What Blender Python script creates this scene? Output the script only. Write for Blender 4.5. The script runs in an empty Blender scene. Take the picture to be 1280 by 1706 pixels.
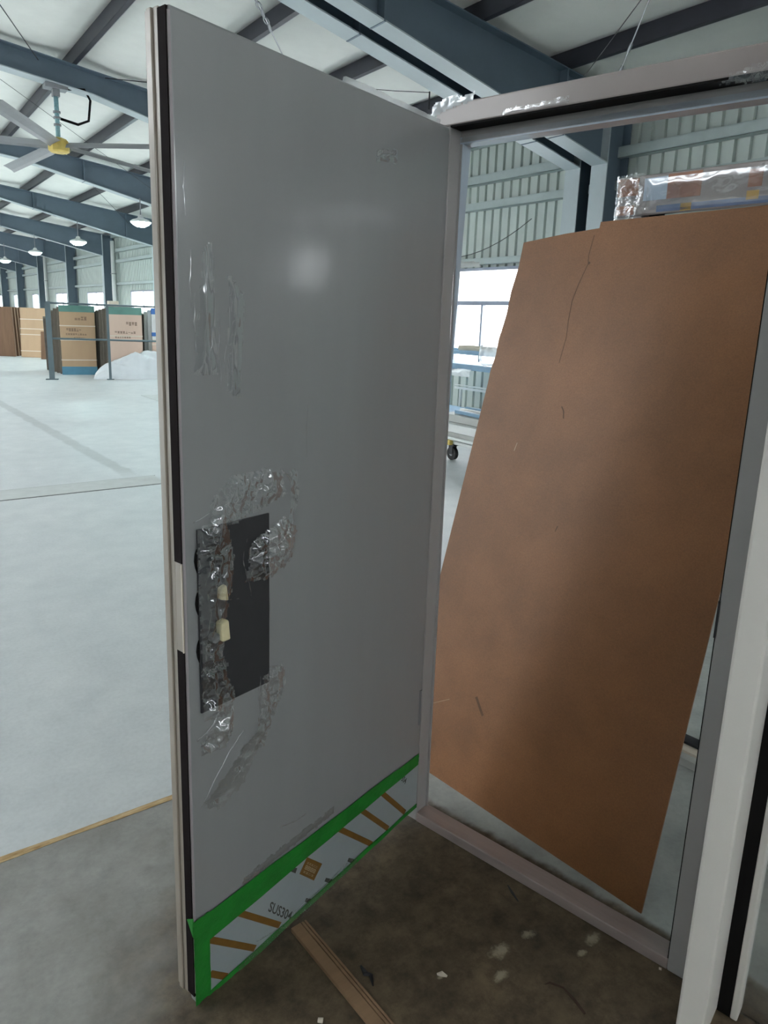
import bpy, bmesh, math, random
from mathutils import Vector, Matrix, noise

random.seed(7)
SC = bpy.context.scene
COL = SC.collection
R = math.radians

# ------------------------------------------------------------------ camera
FPX, PX, PY, VX, VY = 1180.0, 640.0, 792.0, 455.0, 6100.0
down = Vector((VX - PX, VY - PY, FPX)).normalized()      # world -z in (right, down, forward) camera axes
up = -down
fwd = (Vector((0, 0, 1)) - up * up.z).normalized()
rgt = fwd.cross(up)
if rgt.x < 0:
    rgt = -rgt
# rows of W: world axes in camera axes -> columns: camera axes in world
cr = Vector((rgt.x, fwd.x, up.x))
cd = Vector((rgt.y, fwd.y, up.y))
cf = Vector((rgt.z, fwd.z, up.z))
cam_d = bpy.data.cameras.new('camera')
cam = bpy.data.objects.new('camera', cam_d)
COL.objects.link(cam)
m = Matrix((cr, -cd, -cf)).transposed().to_4x4()
m.translation = (0, 0, 1.625)
cam.matrix_world = m
cam_d.sensor_fit = 'VERTICAL'
cam_d.sensor_height = 36.0
cam_d.lens = FPX / 1706.0 * 36.0
cam_d.shift_y = -(853.0 - PY) / 1706.0
cam_d.clip_end = 300
cam_d.clip_start = 0.05
SC.camera = cam

# ------------------------------------------------------------------ world, exposure
wd = bpy.data.worlds.new('overcast_sky')
SC.world = wd
wd.use_nodes = True
bg = wd.node_tree.nodes['Background']
bg.inputs[0].default_value = (0.94, 0.985, 1.0, 1)
bg.inputs[1].default_value = 5.0
SC.view_settings.view_transform = 'Standard'
SC.view_settings.look = 'None'
SC.view_settings.exposure = 1.2
SC.view_settings.gamma = 1.0
SC.view_settings.use_curve_mapping = False


# ------------------------------------------------------------------ helpers
def lin(c):
    return tuple((v / 255 / 12.92) if v / 255 <= 0.04045 else ((v / 255 + 0.055) / 1.055) ** 2.4 for v in c) + (1,)


def new_mat(name):
    mt = bpy.data.materials.new(name)
    mt.use_nodes = True
    nt = mt.node_tree
    return mt, nt, nt.nodes['Principled BSDF'], nt.nodes['Material Output']


def N(nt, typ, **kw):
    n = nt.nodes.new(typ)
    for k, v in kw.items():
        if k in n.inputs.keys():
            n.inputs[k].default_value = v
        else:
            setattr(n, k, v)
    return n


def surf(name, rgb, rough=0.5, metal=0.0, var=0.12, scale=6.0, bump=0.0, bscale=40.0, stretch=(1, 1, 1), coat=0.0, rgb2=None, spec=0.5, coat_bump=0.0):
    """painted / raw surface: base colour broken up by noise, optional fine relief"""
    mt, nt, p, out = new_mat(name)
    tc = N(nt, 'ShaderNodeTexCoord')
    mp = N(nt, 'ShaderNodeMapping')
    mp.inputs['Scale'].default_value = stretch
    nt.links.new(tc.outputs['Object'], mp.inputs['Vector'])
    nz = N(nt, 'ShaderNodeTexNoise', Scale=scale, Detail=6.0, Roughness=0.6)
    nt.links.new(mp.outputs[0], nz.inputs['Vector'])
    rp = N(nt, 'ShaderNodeValToRGB')
    c = lin(rgb)
    c2 = lin(rgb2) if rgb2 else tuple(v * (1 - var * 2) for v in c[:3]) + (1,)
    rp.color_ramp.elements[0].position = 0.3
    rp.color_ramp.elements[1].position = 0.7
    rp.color_ramp.elements[0].color = c2
    rp.color_ramp.elements[1].color = c
    nt.links.new(nz.outputs[0], rp.inputs[0])
    nt.links.new(rp.outputs[0], p.inputs['Base Color'])
    p.inputs['Roughness'].default_value = rough
    p.inputs['Metallic'].default_value = metal
    p.inputs['Specular IOR Level'].default_value = spec
    p.inputs['Coat Weight'].default_value = coat
    p.inputs['Coat Roughness'].default_value = 0.12
    if bump or coat_bump:
        n2 = N(nt, 'ShaderNodeTexNoise', Scale=bscale, Detail=4.0)
        nt.links.new(mp.outputs[0], n2.inputs['Vector'])
        b = N(nt, 'ShaderNodeBump', Strength=bump or coat_bump, Distance=0.01)
        nt.links.new(n2.outputs[0], b.inputs['Height'])
        if bump:
            nt.links.new(b.outputs[0], p.inputs['Normal'])
        if coat_bump:
            nt.links.new(b.outputs[0], p.inputs['Coat Normal'])
    return mt


def emit(name, rgb, s):
    mt, nt, p, out = new_mat(name)
    p.inputs['Base Color'].default_value = lin(rgb)
    p.inputs['Emission Color'].default_value = lin(rgb)
    p.inputs['Emission Strength'].default_value = s
    return mt


def clear(name, gloss=0.08, white=0.03, rough=0.08, tint=(1, 1, 1), edge=0.5, bump=0.0, bscale=60):
    """thin clear sheet (glass, plastic film): see-through, mirror share rising at grazing angles, a little haze"""
    mt, nt, p, out = new_mat(name)
    nt.nodes.remove(p)
    tr = N(nt, 'ShaderNodeBsdfTransparent')
    tr.inputs[0].default_value = tint + (1,)
    gl = N(nt, 'ShaderNodeBsdfGlossy')
    gl.inputs['Roughness'].default_value = rough
    gl.inputs['Color'].default_value = (0.95, 0.97, 1, 1)
    df = N(nt, 'ShaderNodeBsdfDiffuse')
    df.inputs[0].default_value = (0.85, 0.9, 0.93, 1)
    lw = N(nt, 'ShaderNodeLayerWeight', Blend=0.35)
    mr = N(nt, 'ShaderNodeMapRange')
    mr.inputs['To Min'].default_value = gloss
    mr.inputs['To Max'].default_value = edge
    nt.links.new(lw.outputs['Facing'], mr.inputs[0])
    m1 = N(nt, 'ShaderNodeMixShader')
    nt.links.new(mr.outputs[0], m1.inputs[0])
    nt.links.new(tr.outputs[0], m1.inputs[1])
    nt.links.new(gl.outputs[0], m1.inputs[2])
    m2 = N(nt, 'ShaderNodeMixShader')
    m2.inputs[0].default_value = white
    nt.links.new(m1.outputs[0], m2.inputs[1])
    nt.links.new(df.outputs[0], m2.inputs[2])
    nt.links.new(m2.outputs[0], out.inputs[0])
    if bump:
        tc = N(nt, 'ShaderNodeTexCoord')
        n2 = N(nt, 'ShaderNodeTexNoise', Scale=bscale, Detail=4.0)
        nt.links.new(tc.outputs['Object'], n2.inputs['Vector'])
        b = N(nt, 'ShaderNodeBump', Strength=bump, Distance=0.01)
        nt.links.new(n2.outputs[0], b.inputs['Height'])
        nt.links.new(b.outputs[0], gl.inputs['Normal'])
    return mt


class MB:
    def __init__(s):
        s.v, s.f = [], []

    def add(s, vs, fs):
        o = len(s.v)
        s.v += [tuple(v) for v in vs]
        s.f += [tuple(i + o for i in f) for f in fs]
        return s

    def box(s, x0, x1, y0, y1, z0, z1):
        vs = [(x, y, z) for z in (z0, z1) for y in (y0, y1) for x in (x0, x1)]
        return s.add(vs, [(0, 2, 3, 1), (4, 5, 7, 6), (0, 1, 5, 4), (2, 6, 7, 3), (0, 4, 6, 2), (1, 3, 7, 5)])

    def hexa(s, bot, top):
        """prism between two loops of equal length"""
        n = len(bot)
        fs = [tuple(reversed(range(n))), tuple(range(n, 2 * n))]
        for i in range(n):
            j = (i + 1) % n
            fs.append((i, j, n + j, n + i))
        return s.add(list(bot) + list(top), fs)

    def tube(s, pts, r, seg=8, caps=True):
        pts = [Vector(p) for p in pts]
        vs, fs = [], []
        n = len(pts)
        rr = r if isinstance(r, (list, tuple)) else [r] * n
        prev = None
        for i, p in enumerate(pts):
            d = (pts[min(i + 1, n - 1)] - pts[max(i - 1, 0)]).normalized()
            if prev is None:
                a = d.orthogonal().normalized()
            else:
                a = (prev - d * prev.dot(d)).normalized()
            prev = a
            b = d.cross(a)
            for k in range(seg):
                t = 2 * math.pi * k / seg
                vs.append(p + (a * math.cos(t) + b * math.sin(t)) * rr[i])
        for i in range(n - 1):
            for k in range(seg):
                k2 = (k + 1) % seg
                fs.append((i * seg + k, i * seg + k2, (i + 1) * seg + k2, (i + 1) * seg + k))
        if caps:
            fs.append(tuple(reversed(range(seg))))
            fs.append(tuple((n - 1) * seg + k for k in range(seg)))
        return s.add(vs, fs)

    def lathe(s, prof, cx=0, cy=0, seg=20):
        vs, fs = [], []
        for r, z in prof:
            for k in range(seg):
                t = 2 * math.pi * k / seg
                vs.append((cx + r * math.cos(t), cy + r * math.sin(t), z))
        for i in range(len(prof) - 1):
            for k in range(seg):
                k2 = (k + 1) % seg
                fs.append((i * seg + k, i * seg + k2, (i + 1) * seg + k2, (i + 1) * seg + k))
        fs.append(tuple(reversed(range(seg))))
        fs.append(tuple((len(prof) - 1) * seg + k for k in range(seg)))
        return s.add(vs, fs)

    def mesh(s, name):
        me = bpy.data.meshes.new(name)
        me.from_pydata(s.v, [], s.f)
        me.validate()
        bm = bmesh.new()
        bm.from_mesh(me)
        bmesh.ops.recalc_face_normals(bm, faces=bm.faces)
        bm.to_mesh(me)
        bm.free()
        return me

    def build(s, name, mat, parent=None, bevel=0.0, smooth=False, label=None):
        me = s.mesh(name)
        if mat:
            me.materials.append(mat)
        return link(name, me, parent, bevel, smooth, label)


def link(name, me, parent=None, bevel=0.0, smooth=False, label=None):
    o = bpy.data.objects.new(name, me)
    COL.objects.link(o)
    if parent:
        o.parent = parent
    if bevel:
        b = o.modifiers.new('bevel', 'BEVEL')
        b.width = bevel
        b.segments = 2
        b.limit_method = 'ANGLE'
    if smooth:
        for p in me.polygons:
            p.use_smooth = True
    if label:
        o['label'] = label
    return o


def tag(o, label, cat, group=None):
    o['label'] = label
    o['category'] = cat
    if group:
        o['group'] = group
    return o


def thing(name, loc, yaw, label=None, cat=None, group=None):
    o = bpy.data.objects.new(name, None)
    o.empty_display_size = 0.2
    COL.objects.link(o)
    o.location = loc
    o.rotation_euler = (0, 0, yaw)
    if label:
        tag(o, label, cat, group)
    return o


def struct(o):
    o['kind'] = 'structure'
    return o


HY = R(36)                       # the hall: local x = r (towards the window wall), local y = a (along the hall)


def hall(r, a, z=0.0):
    return (r * math.cos(HY) - a * math.sin(HY), r * math.sin(HY) + a * math.cos(HY), z)


def copy_tree(o, parent=None):
    c = o.copy()
    COL.objects.link(c)
    if parent:
        c.parent = parent
    for ch in o.children:
        copy_tree(ch, c)
    return c


def fbm(x, y, z=0.0, o=4):
    return noise.fractal(Vector((x, y, z)), 1.0, 2.0, o)


# ------------------------------------------------------------------ materials
M = {}
M['steel'] = surf('blue_grey_steel_paint', (100, 116, 129), 0.5, var=0.08, scale=2)
M['flange'] = surf('floor_lit_flange_steel', (186, 197, 200), 0.5, var=0.06, scale=2)  # pale tone stands in for floor light bounced onto the flanges
M['purlin'] = surf('galvanised_purlin', (62, 62, 70), 0.45, 0.3, var=0.1, scale=5)
M['lip'] = surf('galvanised_lip', (205, 208, 212), 0.4, 0.2, var=0.05)
M['roof'] = surf('white_roof_foil', (240, 242, 236), 0.6, var=0.03, scale=3)
M['clad'] = surf('pale_green_grey_cladding', (196, 206, 200), 0.5, var=0.05, scale=2, stretch=(1, 1, 0.2))
M['girt'] = surf('wall_girt_paint', (176, 188, 186), 0.5, var=0.05)
M['winframe'] = surf('window_frame_grey', (150, 156, 170), 0.5, var=0.04)
M['wall'] = surf('plain_wall_sheet', (120, 126, 126), 0.7, var=0.06)
M['glass'] = clear('window_glass', 0.04, 0.0, 0.02, edge=0.35)
M['door'] = surf('grey_door_paint_under_film', (148, 150, 151), 0.32, var=0.03, scale=3, coat=0.7, coat_bump=0.06, bscale=5, stretch=(1, 3, 0.5))
M['doorlip'] = surf('lilac_grey_door_edge', (168, 160, 164), 0.4, var=0.03)
M['edge'] = surf('beige_grey_edge_film', (158, 148, 136), 0.35, var=0.06, scale=8, stretch=(4, 4, .3), coat=0.4)
M['seal'] = surf('dark_brown_rubber_seal', (24, 16, 18), 0.85, var=0.1, spec=0.15)
M['black'] = surf('black_rubber', (14, 12, 13), 0.7, var=0.1, spec=0.2)
M['plate'] = surf('charcoal_lock_plate', (66, 67, 70), 0.38, 0.3, var=0.05, scale=30)
M['film'] = clear('clear_plastic_film', 0.13, 0.03, 0.06, edge=0.7)
M['filmw'] = clear('milky_plastic_film', 0.2, 0.45, 0.15, edge=0.8)
M['foam'] = surf('cream_foam', (226, 216, 176), 0.9, var=0.05, scale=60)
M['tape'] = surf('green_masking_tape', (32, 134, 46), 0.55, var=0.14, scale=14, bump=0.2, bscale=50)
M['kick'] = surf('steel_under_pale_film', (168, 178, 182), 0.28, 0.15, var=0.05, scale=5, coat=0.5, coat_bump=0.1, bscale=30)
M['brownink'] = surf('gold_brown_ink', (122, 88, 34), 0.6, var=0.1, scale=30)
M['greyink'] = surf('dark_grey_ink', (70, 72, 66), 0.6, var=0.1, scale=30)
M['paleink'] = surf('pale_tan_ink', (176, 160, 130), 0.6, var=0.1, scale=30)
M['frame'] = surf('mauve_grey_frame_paint', (158, 148, 146), 0.3, var=0.04, scale=4, coat=0.7, coat_bump=0.1, bscale=14)
M['framedark'] = surf('grey_frame_rebate', (168, 166, 165), 0.3, var=0.04, coat=0.5)
M['bluefilm'] = surf('blue_white_film_strip', (196, 212, 228), 0.2, var=0.1, scale=8, coat=0.6, stretch=(1, 1, .2))
M['sill'] = surf('mauve_grey_sill', (182, 168, 164), 0.3, 0.3, var=0.1, scale=20, stretch=(.2, 2, 1))
M['white'] = surf('white_frame_paint', (226, 222, 216), 0.4, var=0.02, scale=3)
M['whitem'] = surf('white_matt_paint', (225, 228, 226), 0.5, var=0.04)
M['board'] = None
M['card'] = surf('tan_carton', (196, 166, 134), 0.75, var=0.05, scale=3, stretch=(1, 1, .3))
M['cardp'] = surf('pinkish_carton', (222, 196, 178), 0.75, var=0.04, scale=3, stretch=(1, 1, .3))
M['cardd'] = surf('dark_brown_carton', (128, 98, 76), 0.8, var=0.12, scale=4, stretch=(3, 3, .3))
M['cardg'] = surf('grey_brown_carton', (116, 108, 98), 0.8, var=0.12, scale=4, stretch=(3, 3, .3))
M['teal'] = surf('teal_edge_wrap', (104, 150, 140), 0.5, var=0.08)
M['blue'] = surf('blue_edge_wrap', (92, 150, 176), 0.5, var=0.08)
M['strong'] = surf('strong_blue_wrap', (70, 120, 190), 0.5, var=0.08)
M['strap'] = surf('white_strapping', (225, 215, 200), 0.5, var=0.03)
M['print'] = surf('brown_grey_carton_print', (128, 104, 88), 0.8, var=0.1, scale=20)
M['fence'] = surf('grey_green_fence_paint', (96, 112, 118), 0.5, var=0.06)
M['sheetw'] = surf('white_plastic_sheet', (226, 232, 236), 0.35, var=0.03, scale=5, coat=0.3)
M['rackblue'] = surf('light_blue_rack_paint', (128, 164, 190), 0.45, var=0.08)
M['galv'] = surf('galvanised_fitting', (150, 152, 156), 0.4, 0.5, var=0.1)
M['dark'] = surf('dark_iron', (48, 48, 52), 0.5, 0.2, var=0.1)
M['yellow'] = surf('yellow_hub_paint', (226, 200, 110), 0.5, var=0.12, scale=10)
M['blade'] = surf('grey_fan_blade', (142, 144, 146), 0.4, var=0.04)
M['rod'] = surf('pale_teal_rod', (150, 196, 204), 0.4, var=0.2, scale=30)
M['lamp'] = emit('lit_lamp_lens', (215, 255, 255), 60.0)
M['lampoff'] = emit('dim_lamp_lens', (225, 250, 255), 6.0)
M['wood'] = surf('raw_brown_plank', (150, 120, 92), 0.8, var=0.12, scale=5, stretch=(6, .5, 1))
M['woodd'] = surf('dark_plank_groove', (70, 52, 42), 0.9, var=0.1)
M['drain'] = surf('pale_drain_cover', (200, 205, 204), 0.6, var=0.06, scale=8)
M['tapeline'] = surf('worn_beige_joint', (206, 182, 140), 0.7, scale=9, rgb2=(150, 116, 66), stretch=(1.5, 6, 1))
M['orange'] = surf('orange_film_print', (160, 104, 76), 0.3, var=0.15, scale=14, coat=.6)
M['blueprint'] = surf('blue_film_print', (84, 104, 140), 0.3, var=0.15, scale=14, coat=.6)
M['yellowprint'] = surf('yellow_film_print', (196, 156, 60), 0.3, var=0.1, coat=.6)
M['wrapframe'] = surf('grey_frame_under_film', (150, 142, 140), 0.25, var=0.08, scale=5, coat=0.9, coat_bump=0.25, bscale=18)
M['tyre'] = surf('black_caster_rubber', (26, 26, 28), 0.6, var=0.1)
M['chip'] = surf('pale_chip', (214, 204, 188), 0.8, var=0.05)
M['greybd'] = surf('pale_grey_profile', (186, 188, 184), 0.5, var=0.06, scale=5)
M['beige'] = surf('beige_card_tube', (206, 200, 182), 0.8, var=0.08)


def board_mat():
    mt, nt, p, out = new_mat('brown_hardboard')
    tc = N(nt, 'ShaderNodeTexCoord')
    n1 = N(nt, 'ShaderNodeTexNoise', Scale=2.2, Detail=5.0, Roughness=0.6)
    n2 = N(nt, 'ShaderNodeTexNoise', Scale=220.0, Detail=3.0)
    n3 = N(nt, 'ShaderNodeTexNoise', Scale=9.0, Detail=7.0, Roughness=0.7)
    for n in (n1, n2, n3):
        nt.links.new(tc.outputs['Object'], n.inputs['Vector'])
    r1 = N(nt, 'ShaderNodeValToRGB')
    r1.color_ramp.elements[0].position = 0.35
    r1.color_ramp.elements[1].position = 0.68
    r1.color_ramp.elements[0].color = lin((128, 85, 51))
    r1.color_ramp.elements[1].color = lin((146, 98, 61))
    nt.links.new(n1.outputs[0], r1.inputs[0])
    r2 = N(nt, 'ShaderNodeValToRGB')
    r2.color_ramp.elements[0].position = 0.3
    r2.color_ramp.elements[1].position = 0.62
    r2.color_ramp.elements[0].color = (0.74, 0.72, 0.7, 1)
    r2.color_ramp.elements[1].color = (1, 1, 1, 1)
    nt.links.new(n3.outputs[0], r2.inputs[0])
    mx = N(nt, 'ShaderNodeMix', data_type='RGBA', blend_type='MULTIPLY')
    mx.inputs[0].default_value = 0.25
    nt.links.new(r1.outputs[0], mx.inputs[6])
    nt.links.new(r2.outputs[0], mx.inputs[7])
    r3 = N(nt, 'ShaderNodeValToRGB')
    r3.color_ramp.elements[0].position = 0.3
    r3.color_ramp.elements[1].position = 0.75
    r3.color_ramp.elements[0].color = (0.85, 0.85, 0.85, 1)
    r3.color_ramp.elements[1].color = (1.1, 1.1, 1.1, 1)
    nt.links.new(n2.outputs[0], r3.inputs[0])
    m3 = N(nt, 'ShaderNodeMix', data_type='RGBA', blend_type='MULTIPLY')
    m3.inputs[0].default_value = 1
    nt.links.new(mx.outputs[2], m3.inputs[6])
    nt.links.new(r3.outputs[0], m3.inputs[7])
    nt.links.new(m3.outputs[2], p.inputs['Base Color'])
    p.inputs['Roughness'].default_value = 0.48
    return mt


M['board'] = board_mat()


def floor_mat():
    """concrete: pale sealed slab beyond the joint at a = 2.12, bare grey-brown dirty slab before it, a grey tyre band"""
    mt, nt, p, out = new_mat('concrete_floor')
    L = nt.links.new
    tc = N(nt, 'ShaderNodeTexCoord')
    sp = N(nt, 'ShaderNodeSeparateXYZ')
    L(tc.outputs['Object'], sp.inputs[0])

    def math_(op, a, b=None, clamp=False):
        n = N(nt, 'ShaderNodeMath', operation=op)
        n.use_clamp = clamp
        for i, v in enumerate((a, b)):
            if v is None:
                continue
            if isinstance(v, (int, float)):
                n.inputs[i].default_value = v
            else:
                L(v, n.inputs[i])
        return n.outputs[0]

    def nz(scale, detail=5.0, rough=0.6):
        n = N(nt, 'ShaderNodeTexNoise', Scale=scale, Detail=detail, Roughness=rough)
        L(tc.outputs['Object'], n.inputs['Vector'])
        return n.outputs[0]

    def ramp(x, p0, c0, p1, c1):
        r = N(nt, 'ShaderNodeValToRGB')
        r.color_ramp.elements[0].position = p0
        r.color_ramp.elements[1].position = p1
        r.color_ramp.elements[0].color = c0
        r.color_ramp.elements[1].color = c1
        L(x, r.inputs[0])
        return r.outputs[0]

    def mix(f, a, b, typ='MIX'):
        n = N(nt, 'ShaderNodeMix', data_type='RGBA', blend_type=typ)
        if isinstance(f, (int, float)):
            n.inputs[0].default_value = f
        else:
            L(f, n.inputs[0])
        L(a, n.inputs[6])
        L(b, n.inputs[7])
        return n.outputs[2]

    def step(x, lo, hi):
        n = N(nt, 'ShaderNodeMapRange')
        n.interpolation_type = 'SMOOTHSTEP'
        n.inputs['From Min'].default_value = lo
        n.inputs['From Max'].default_value = hi
        L(x, n.inputs[0])
        return n.outputs[0]

    r, a = sp.outputs[0], sp.outputs[1]
    n_big, n_mid, n_fin = nz(0.9), nz(4.5, 8, 0.65), nz(60, 4)
    pale = ramp(n_mid, 0.3, lin((198, 203, 205)), 0.7, lin((214, 218, 219)))
    pale = mix(0.4, pale, ramp(n_big, 0.35, (0.8, 0.82, 0.84, 1), 0.65, (1, 1, 1, 1)), 'MULTIPLY')
    grey = ramp(n_mid, 0.32, lin((138, 136, 132)), 0.68, lin((164, 164, 161)))
    grey = mix(0.5, grey, ramp(n_big, 0.35, (0.78, 0.78, 0.78, 1), 0.6, (1, 1, 1, 1)), 'MULTIPLY')
    dirt_shade = ramp(nz(6.5, 9, 0.7), 0.32, lin((66, 56, 44)), 0.70, lin((116, 101, 80)))
    dirt_shade = mix(0.8, dirt_shade, ramp(nz(17, 8, .75), 0.36, (0.45, 0.43, 0.42, 1), 0.56, (1.08, 1.06, 1.02, 1)), 'MULTIPLY')
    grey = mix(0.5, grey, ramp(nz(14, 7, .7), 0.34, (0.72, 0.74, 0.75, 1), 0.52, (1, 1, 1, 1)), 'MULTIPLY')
    # worn dirty patch plus painted door shade inside the open doorway (round the point r .95, a 1.05)
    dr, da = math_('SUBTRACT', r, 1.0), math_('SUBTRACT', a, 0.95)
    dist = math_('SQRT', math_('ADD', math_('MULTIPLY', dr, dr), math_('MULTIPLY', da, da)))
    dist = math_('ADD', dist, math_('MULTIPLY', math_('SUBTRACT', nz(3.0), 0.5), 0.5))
    grey = mix(math_('SUBTRACT', 1.0, step(dist, 0.62, 1.0)), grey, dirt_shade)
    # scraped filler patches
    fil = N(nt, 'ShaderNodeRGB')
    fil.outputs[0].default_value = lin((196, 186, 162))
    for pr, pa, rad in ((1.20, 1.055, .045), (1.30, 1.05, .03), (1.44, .945, .04), (1.15, 1.0, .03), (1.02, 1.085, .018), (1.38, .93, .02)):
        d1, d2 = math_('SUBTRACT', r, pr), math_('SUBTRACT', a, pa)
        dd_ = math_('SQRT', math_('ADD', math_('MULTIPLY', d1, d1), math_('MULTIPLY', math_('MULTIPLY', d2, d2), 3.0)))
        dd_ = math_('ADD', dd_, math_('MULTIPLY', math_('SUBTRACT', nz(34, 6, .7), 0.5), rad * 2.4))
        grey = mix(math_('MULTIPLY', math_('SUBTRACT', 1.0, step(dd_, rad * .2, rad * .9)), .55), grey, fil.outputs[0])
    # floor behind the threshold is swept clean
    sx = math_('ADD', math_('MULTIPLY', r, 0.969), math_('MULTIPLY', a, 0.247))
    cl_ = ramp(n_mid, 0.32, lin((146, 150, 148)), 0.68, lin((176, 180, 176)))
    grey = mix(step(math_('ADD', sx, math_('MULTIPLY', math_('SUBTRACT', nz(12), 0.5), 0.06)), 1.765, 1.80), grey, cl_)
    edge = math_('ADD', a, math_('MULTIPLY', math_('SUBTRACT', nz(8), 0.5), 0.012))
    f = step(edge, 2.115, 2.125)
    col = mix(f, grey, pale)
    # grey tyre band
    rb = math_('SUBTRACT', r, math_('SUBTRACT', 2.33, math_('MULTIPLY', a, 0.0455)))
    rb = math_('ADD', math_('ABSOLUTE', rb), math_('MULTIPLY', math_('SUBTRACT', nz(3.5), 0.5), 0.12))
    band = math_('SUBTRACT', 1.0, step(rb, 0.05, 0.10))
    band = math_('MULTIPLY', band, step(a, 6.9, 7.4))
    band = math_('MULTIPLY', band, math_('SUBTRACT', 1.0, step(a, 13.0, 16)))
    band = math_('MULTIPLY', band, 0.32)
    dk = N(nt, 'ShaderNodeRGB')
    dk.outputs[0].default_value = lin((120, 124, 124))
    col = mix(band, col, dk.outputs[0])
    # dark spots
    vz = N(nt, 'ShaderNodeTexVoronoi', Scale=5.0)
    L(tc.outputs['Object'], vz.inputs['Vector'])
    sp_ = math_('MULTIPLY', math_('SUBTRACT', 1.0, step(math_('ADD', vz.outputs['Distance'], math_('MULTIPLY', nz(30), 0.08)), 0.06, 0.09)), math_('SUBTRACT', 1.0, f))
    sp_ = math_('MULTIPLY', sp_, step(nz(2.0), 0.5, 0.6))
    dk2 = N(nt, 'ShaderNodeRGB')
    dk2.outputs[0].default_value = lin((60, 60, 58))
    col = mix(math_('MULTIPLY', sp_, 0.6), col, dk2.outputs[0])
    col = mix(0.5, col, ramp(n_fin, 0.35, (0.86, 0.86, 0.86, 1), 0.6, (1, 1, 1, 1)), 'MULTIPLY')
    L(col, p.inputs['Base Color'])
    ro = N(nt, 'ShaderNodeMapRange')
    L(f, ro.inputs[0])
    ro.inputs['To Min'].default_value = 0.72
    ro.inputs['To Max'].default_value = 0.42
    L(ro.outputs[0], p.inputs['Roughness'])
    b = N(nt, 'ShaderNodeBump', Strength=0.15, Distance=0.006)
    L(n_mid, b.inputs['Height'])
    L(b.outputs[0], p.inputs['Normal'])
    return mt


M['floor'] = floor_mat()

# ------------------------------------------------------------------ the setting
A0, A1 = -7.88, 76.36
RW, RL, RIDGE = 8.7, -12.9, -2.1            # window wall, opposite wall, ridge line
ZS = lambda r: 5.55 - 0.118 * (r if r > RIDGE else 2 * RIDGE - r)     # rafter top line

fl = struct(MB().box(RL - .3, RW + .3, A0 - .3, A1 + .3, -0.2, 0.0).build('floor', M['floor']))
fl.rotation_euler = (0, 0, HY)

# ceiling: purlins and the foil-faced roof sheets that sag between them
ceil = struct(thing('ceiling', (0, 0, 0), HY))
prs = [RW - 0.02 - 0.0] + [7.33 - 1.46 * k for k in range(7)]
prs = sorted(prs)


def purlin(r):
    z = ZS(r)
    side = 1 if r > RIDGE else -1
    w = MB()
    w.box(r - 0.035, r + 0.035, A0, A1, z + 0.0, z + 0.012)
    w.box(r - 0.035 * side - 0.004, r - 0.035 * side + 0.004, A0, A1, z, z + 0.2)
    w.box(r - 0.035, r + 0.035, A0, A1, z + 0.19, z + 0.2)
    p = w.build('purlin', M['purlin'], ceil)
    MB().box(r + 0.033 * side - 0.004, r + 0.033 * side + 0.006, A0, A1, z, z + 0.03).build('purlin_lip', M['lip'], p)


def roof_bay(r0, r1, mat=None):
    n = 10
    b = MB()
    vs, fs = [], []
    for i in range(n + 1):
        t = i / n
        r = r0 + (r1 - r0) * t
        z = ZS(r0) + (ZS(r1) - ZS(r0)) * t + 0.2 - 0.075 * math.sin(math.pi * t) ** 0.8
        vs += [(r, A0, z), (r, A1, z)]
    for i in range(n):
        fs.append((2 * i, 2 * i + 1, 2 * i + 3, 2 * i + 2))
    b.add(vs, fs)
    o = b.build('roof_sheet', M['roof'], ceil, smooth=True)
    s = o.modifiers.new('thick', 'SOLIDIFY')
    s.thickness = 0.04
    s.offset = 1


allp = [p for p in prs if p > RIDGE + 0.3]
allp += [2 * RIDGE - p for p in allp]
allp = sorted(allp)
for p_ in allp:
    purlin(p_)
edges = sorted(allp + [RL - 0.2, RW + 0.2])
SKY = (-9.8, -3.6)                                   # unseen rooflight strip on the far slope, added to brighten the hall
for r0, r1 in zip(edges[:-1], edges[1:]):
    if r1 - r0 < 0.25:
        continue
    if r0 < RIDGE < r1:
        roof_bay(r0, RIDGE)
        roof_bay(RIDGE, r1)
    elif SKY[0] < (r0 + r1) / 2 < SKY[1]:
        # added rooflight bay: opaque up to a = -6, glazed beyond
        w = MB()
        z0, z1 = ZS(r0) + .2, ZS(r1) + .2
        w.hexa([(r0, A0, z0), (r1, A0, z1), (r1, 4, z1), (r0, 4, z0)], [(r0, A0, z0 + .04), (r1, A0, z1 + .04), (r1, 4, z1 + .04), (r0, 4, z0 + .04)])
        w.build('roof_sheet', M['roof'], ceil)
        g = MB()
        g.hexa([(r0, 4, z0), (r1, 4, z1), (r1, A1, z1), (r0, A1, z0)], [(r0, 4, z0 + .01), (r1, 4, z1 + .01), (r1, A1, z1 + .01), (r0, A1, z0 + .01)])
        g.build('added_rooflight_pane', M['glass'], ceil)
    else:
        roof_bay(r0, r1)

# window wall: corrugated cladding sheets, girts, windows
SW = 0.98
PITCH = SW / 5
NSH = round((A1 - A0) / SW)
ZTOP = ZS(RW) + 0.2


def sheet_mesh(z0, z1):
    b = MB()
    prof = []
    for k in range(5):
        y = k * PITCH
        prof += [(0, y), (0, y + PITCH - 0.058), (0.04, y + PITCH - 0.046), (0.04, y + PITCH - 0.012)]
    prof.append((0, SW))
    vs, fs = [], []
    for x, y in prof:
        vs += [(x, y, z0), (x, y, z1)]
    for i in range(len(prof) - 1):
        fs.append((2 * i, 2 * i + 1, 2 * i + 3, 2 * i + 2))
    b.add(vs, fs)
    me = b.mesh('cladding_sheet')
    me.materials.append(M['clad'])
    return me


wall_r = struct(thing('wall_right', hall(RW, 0), HY))
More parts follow.
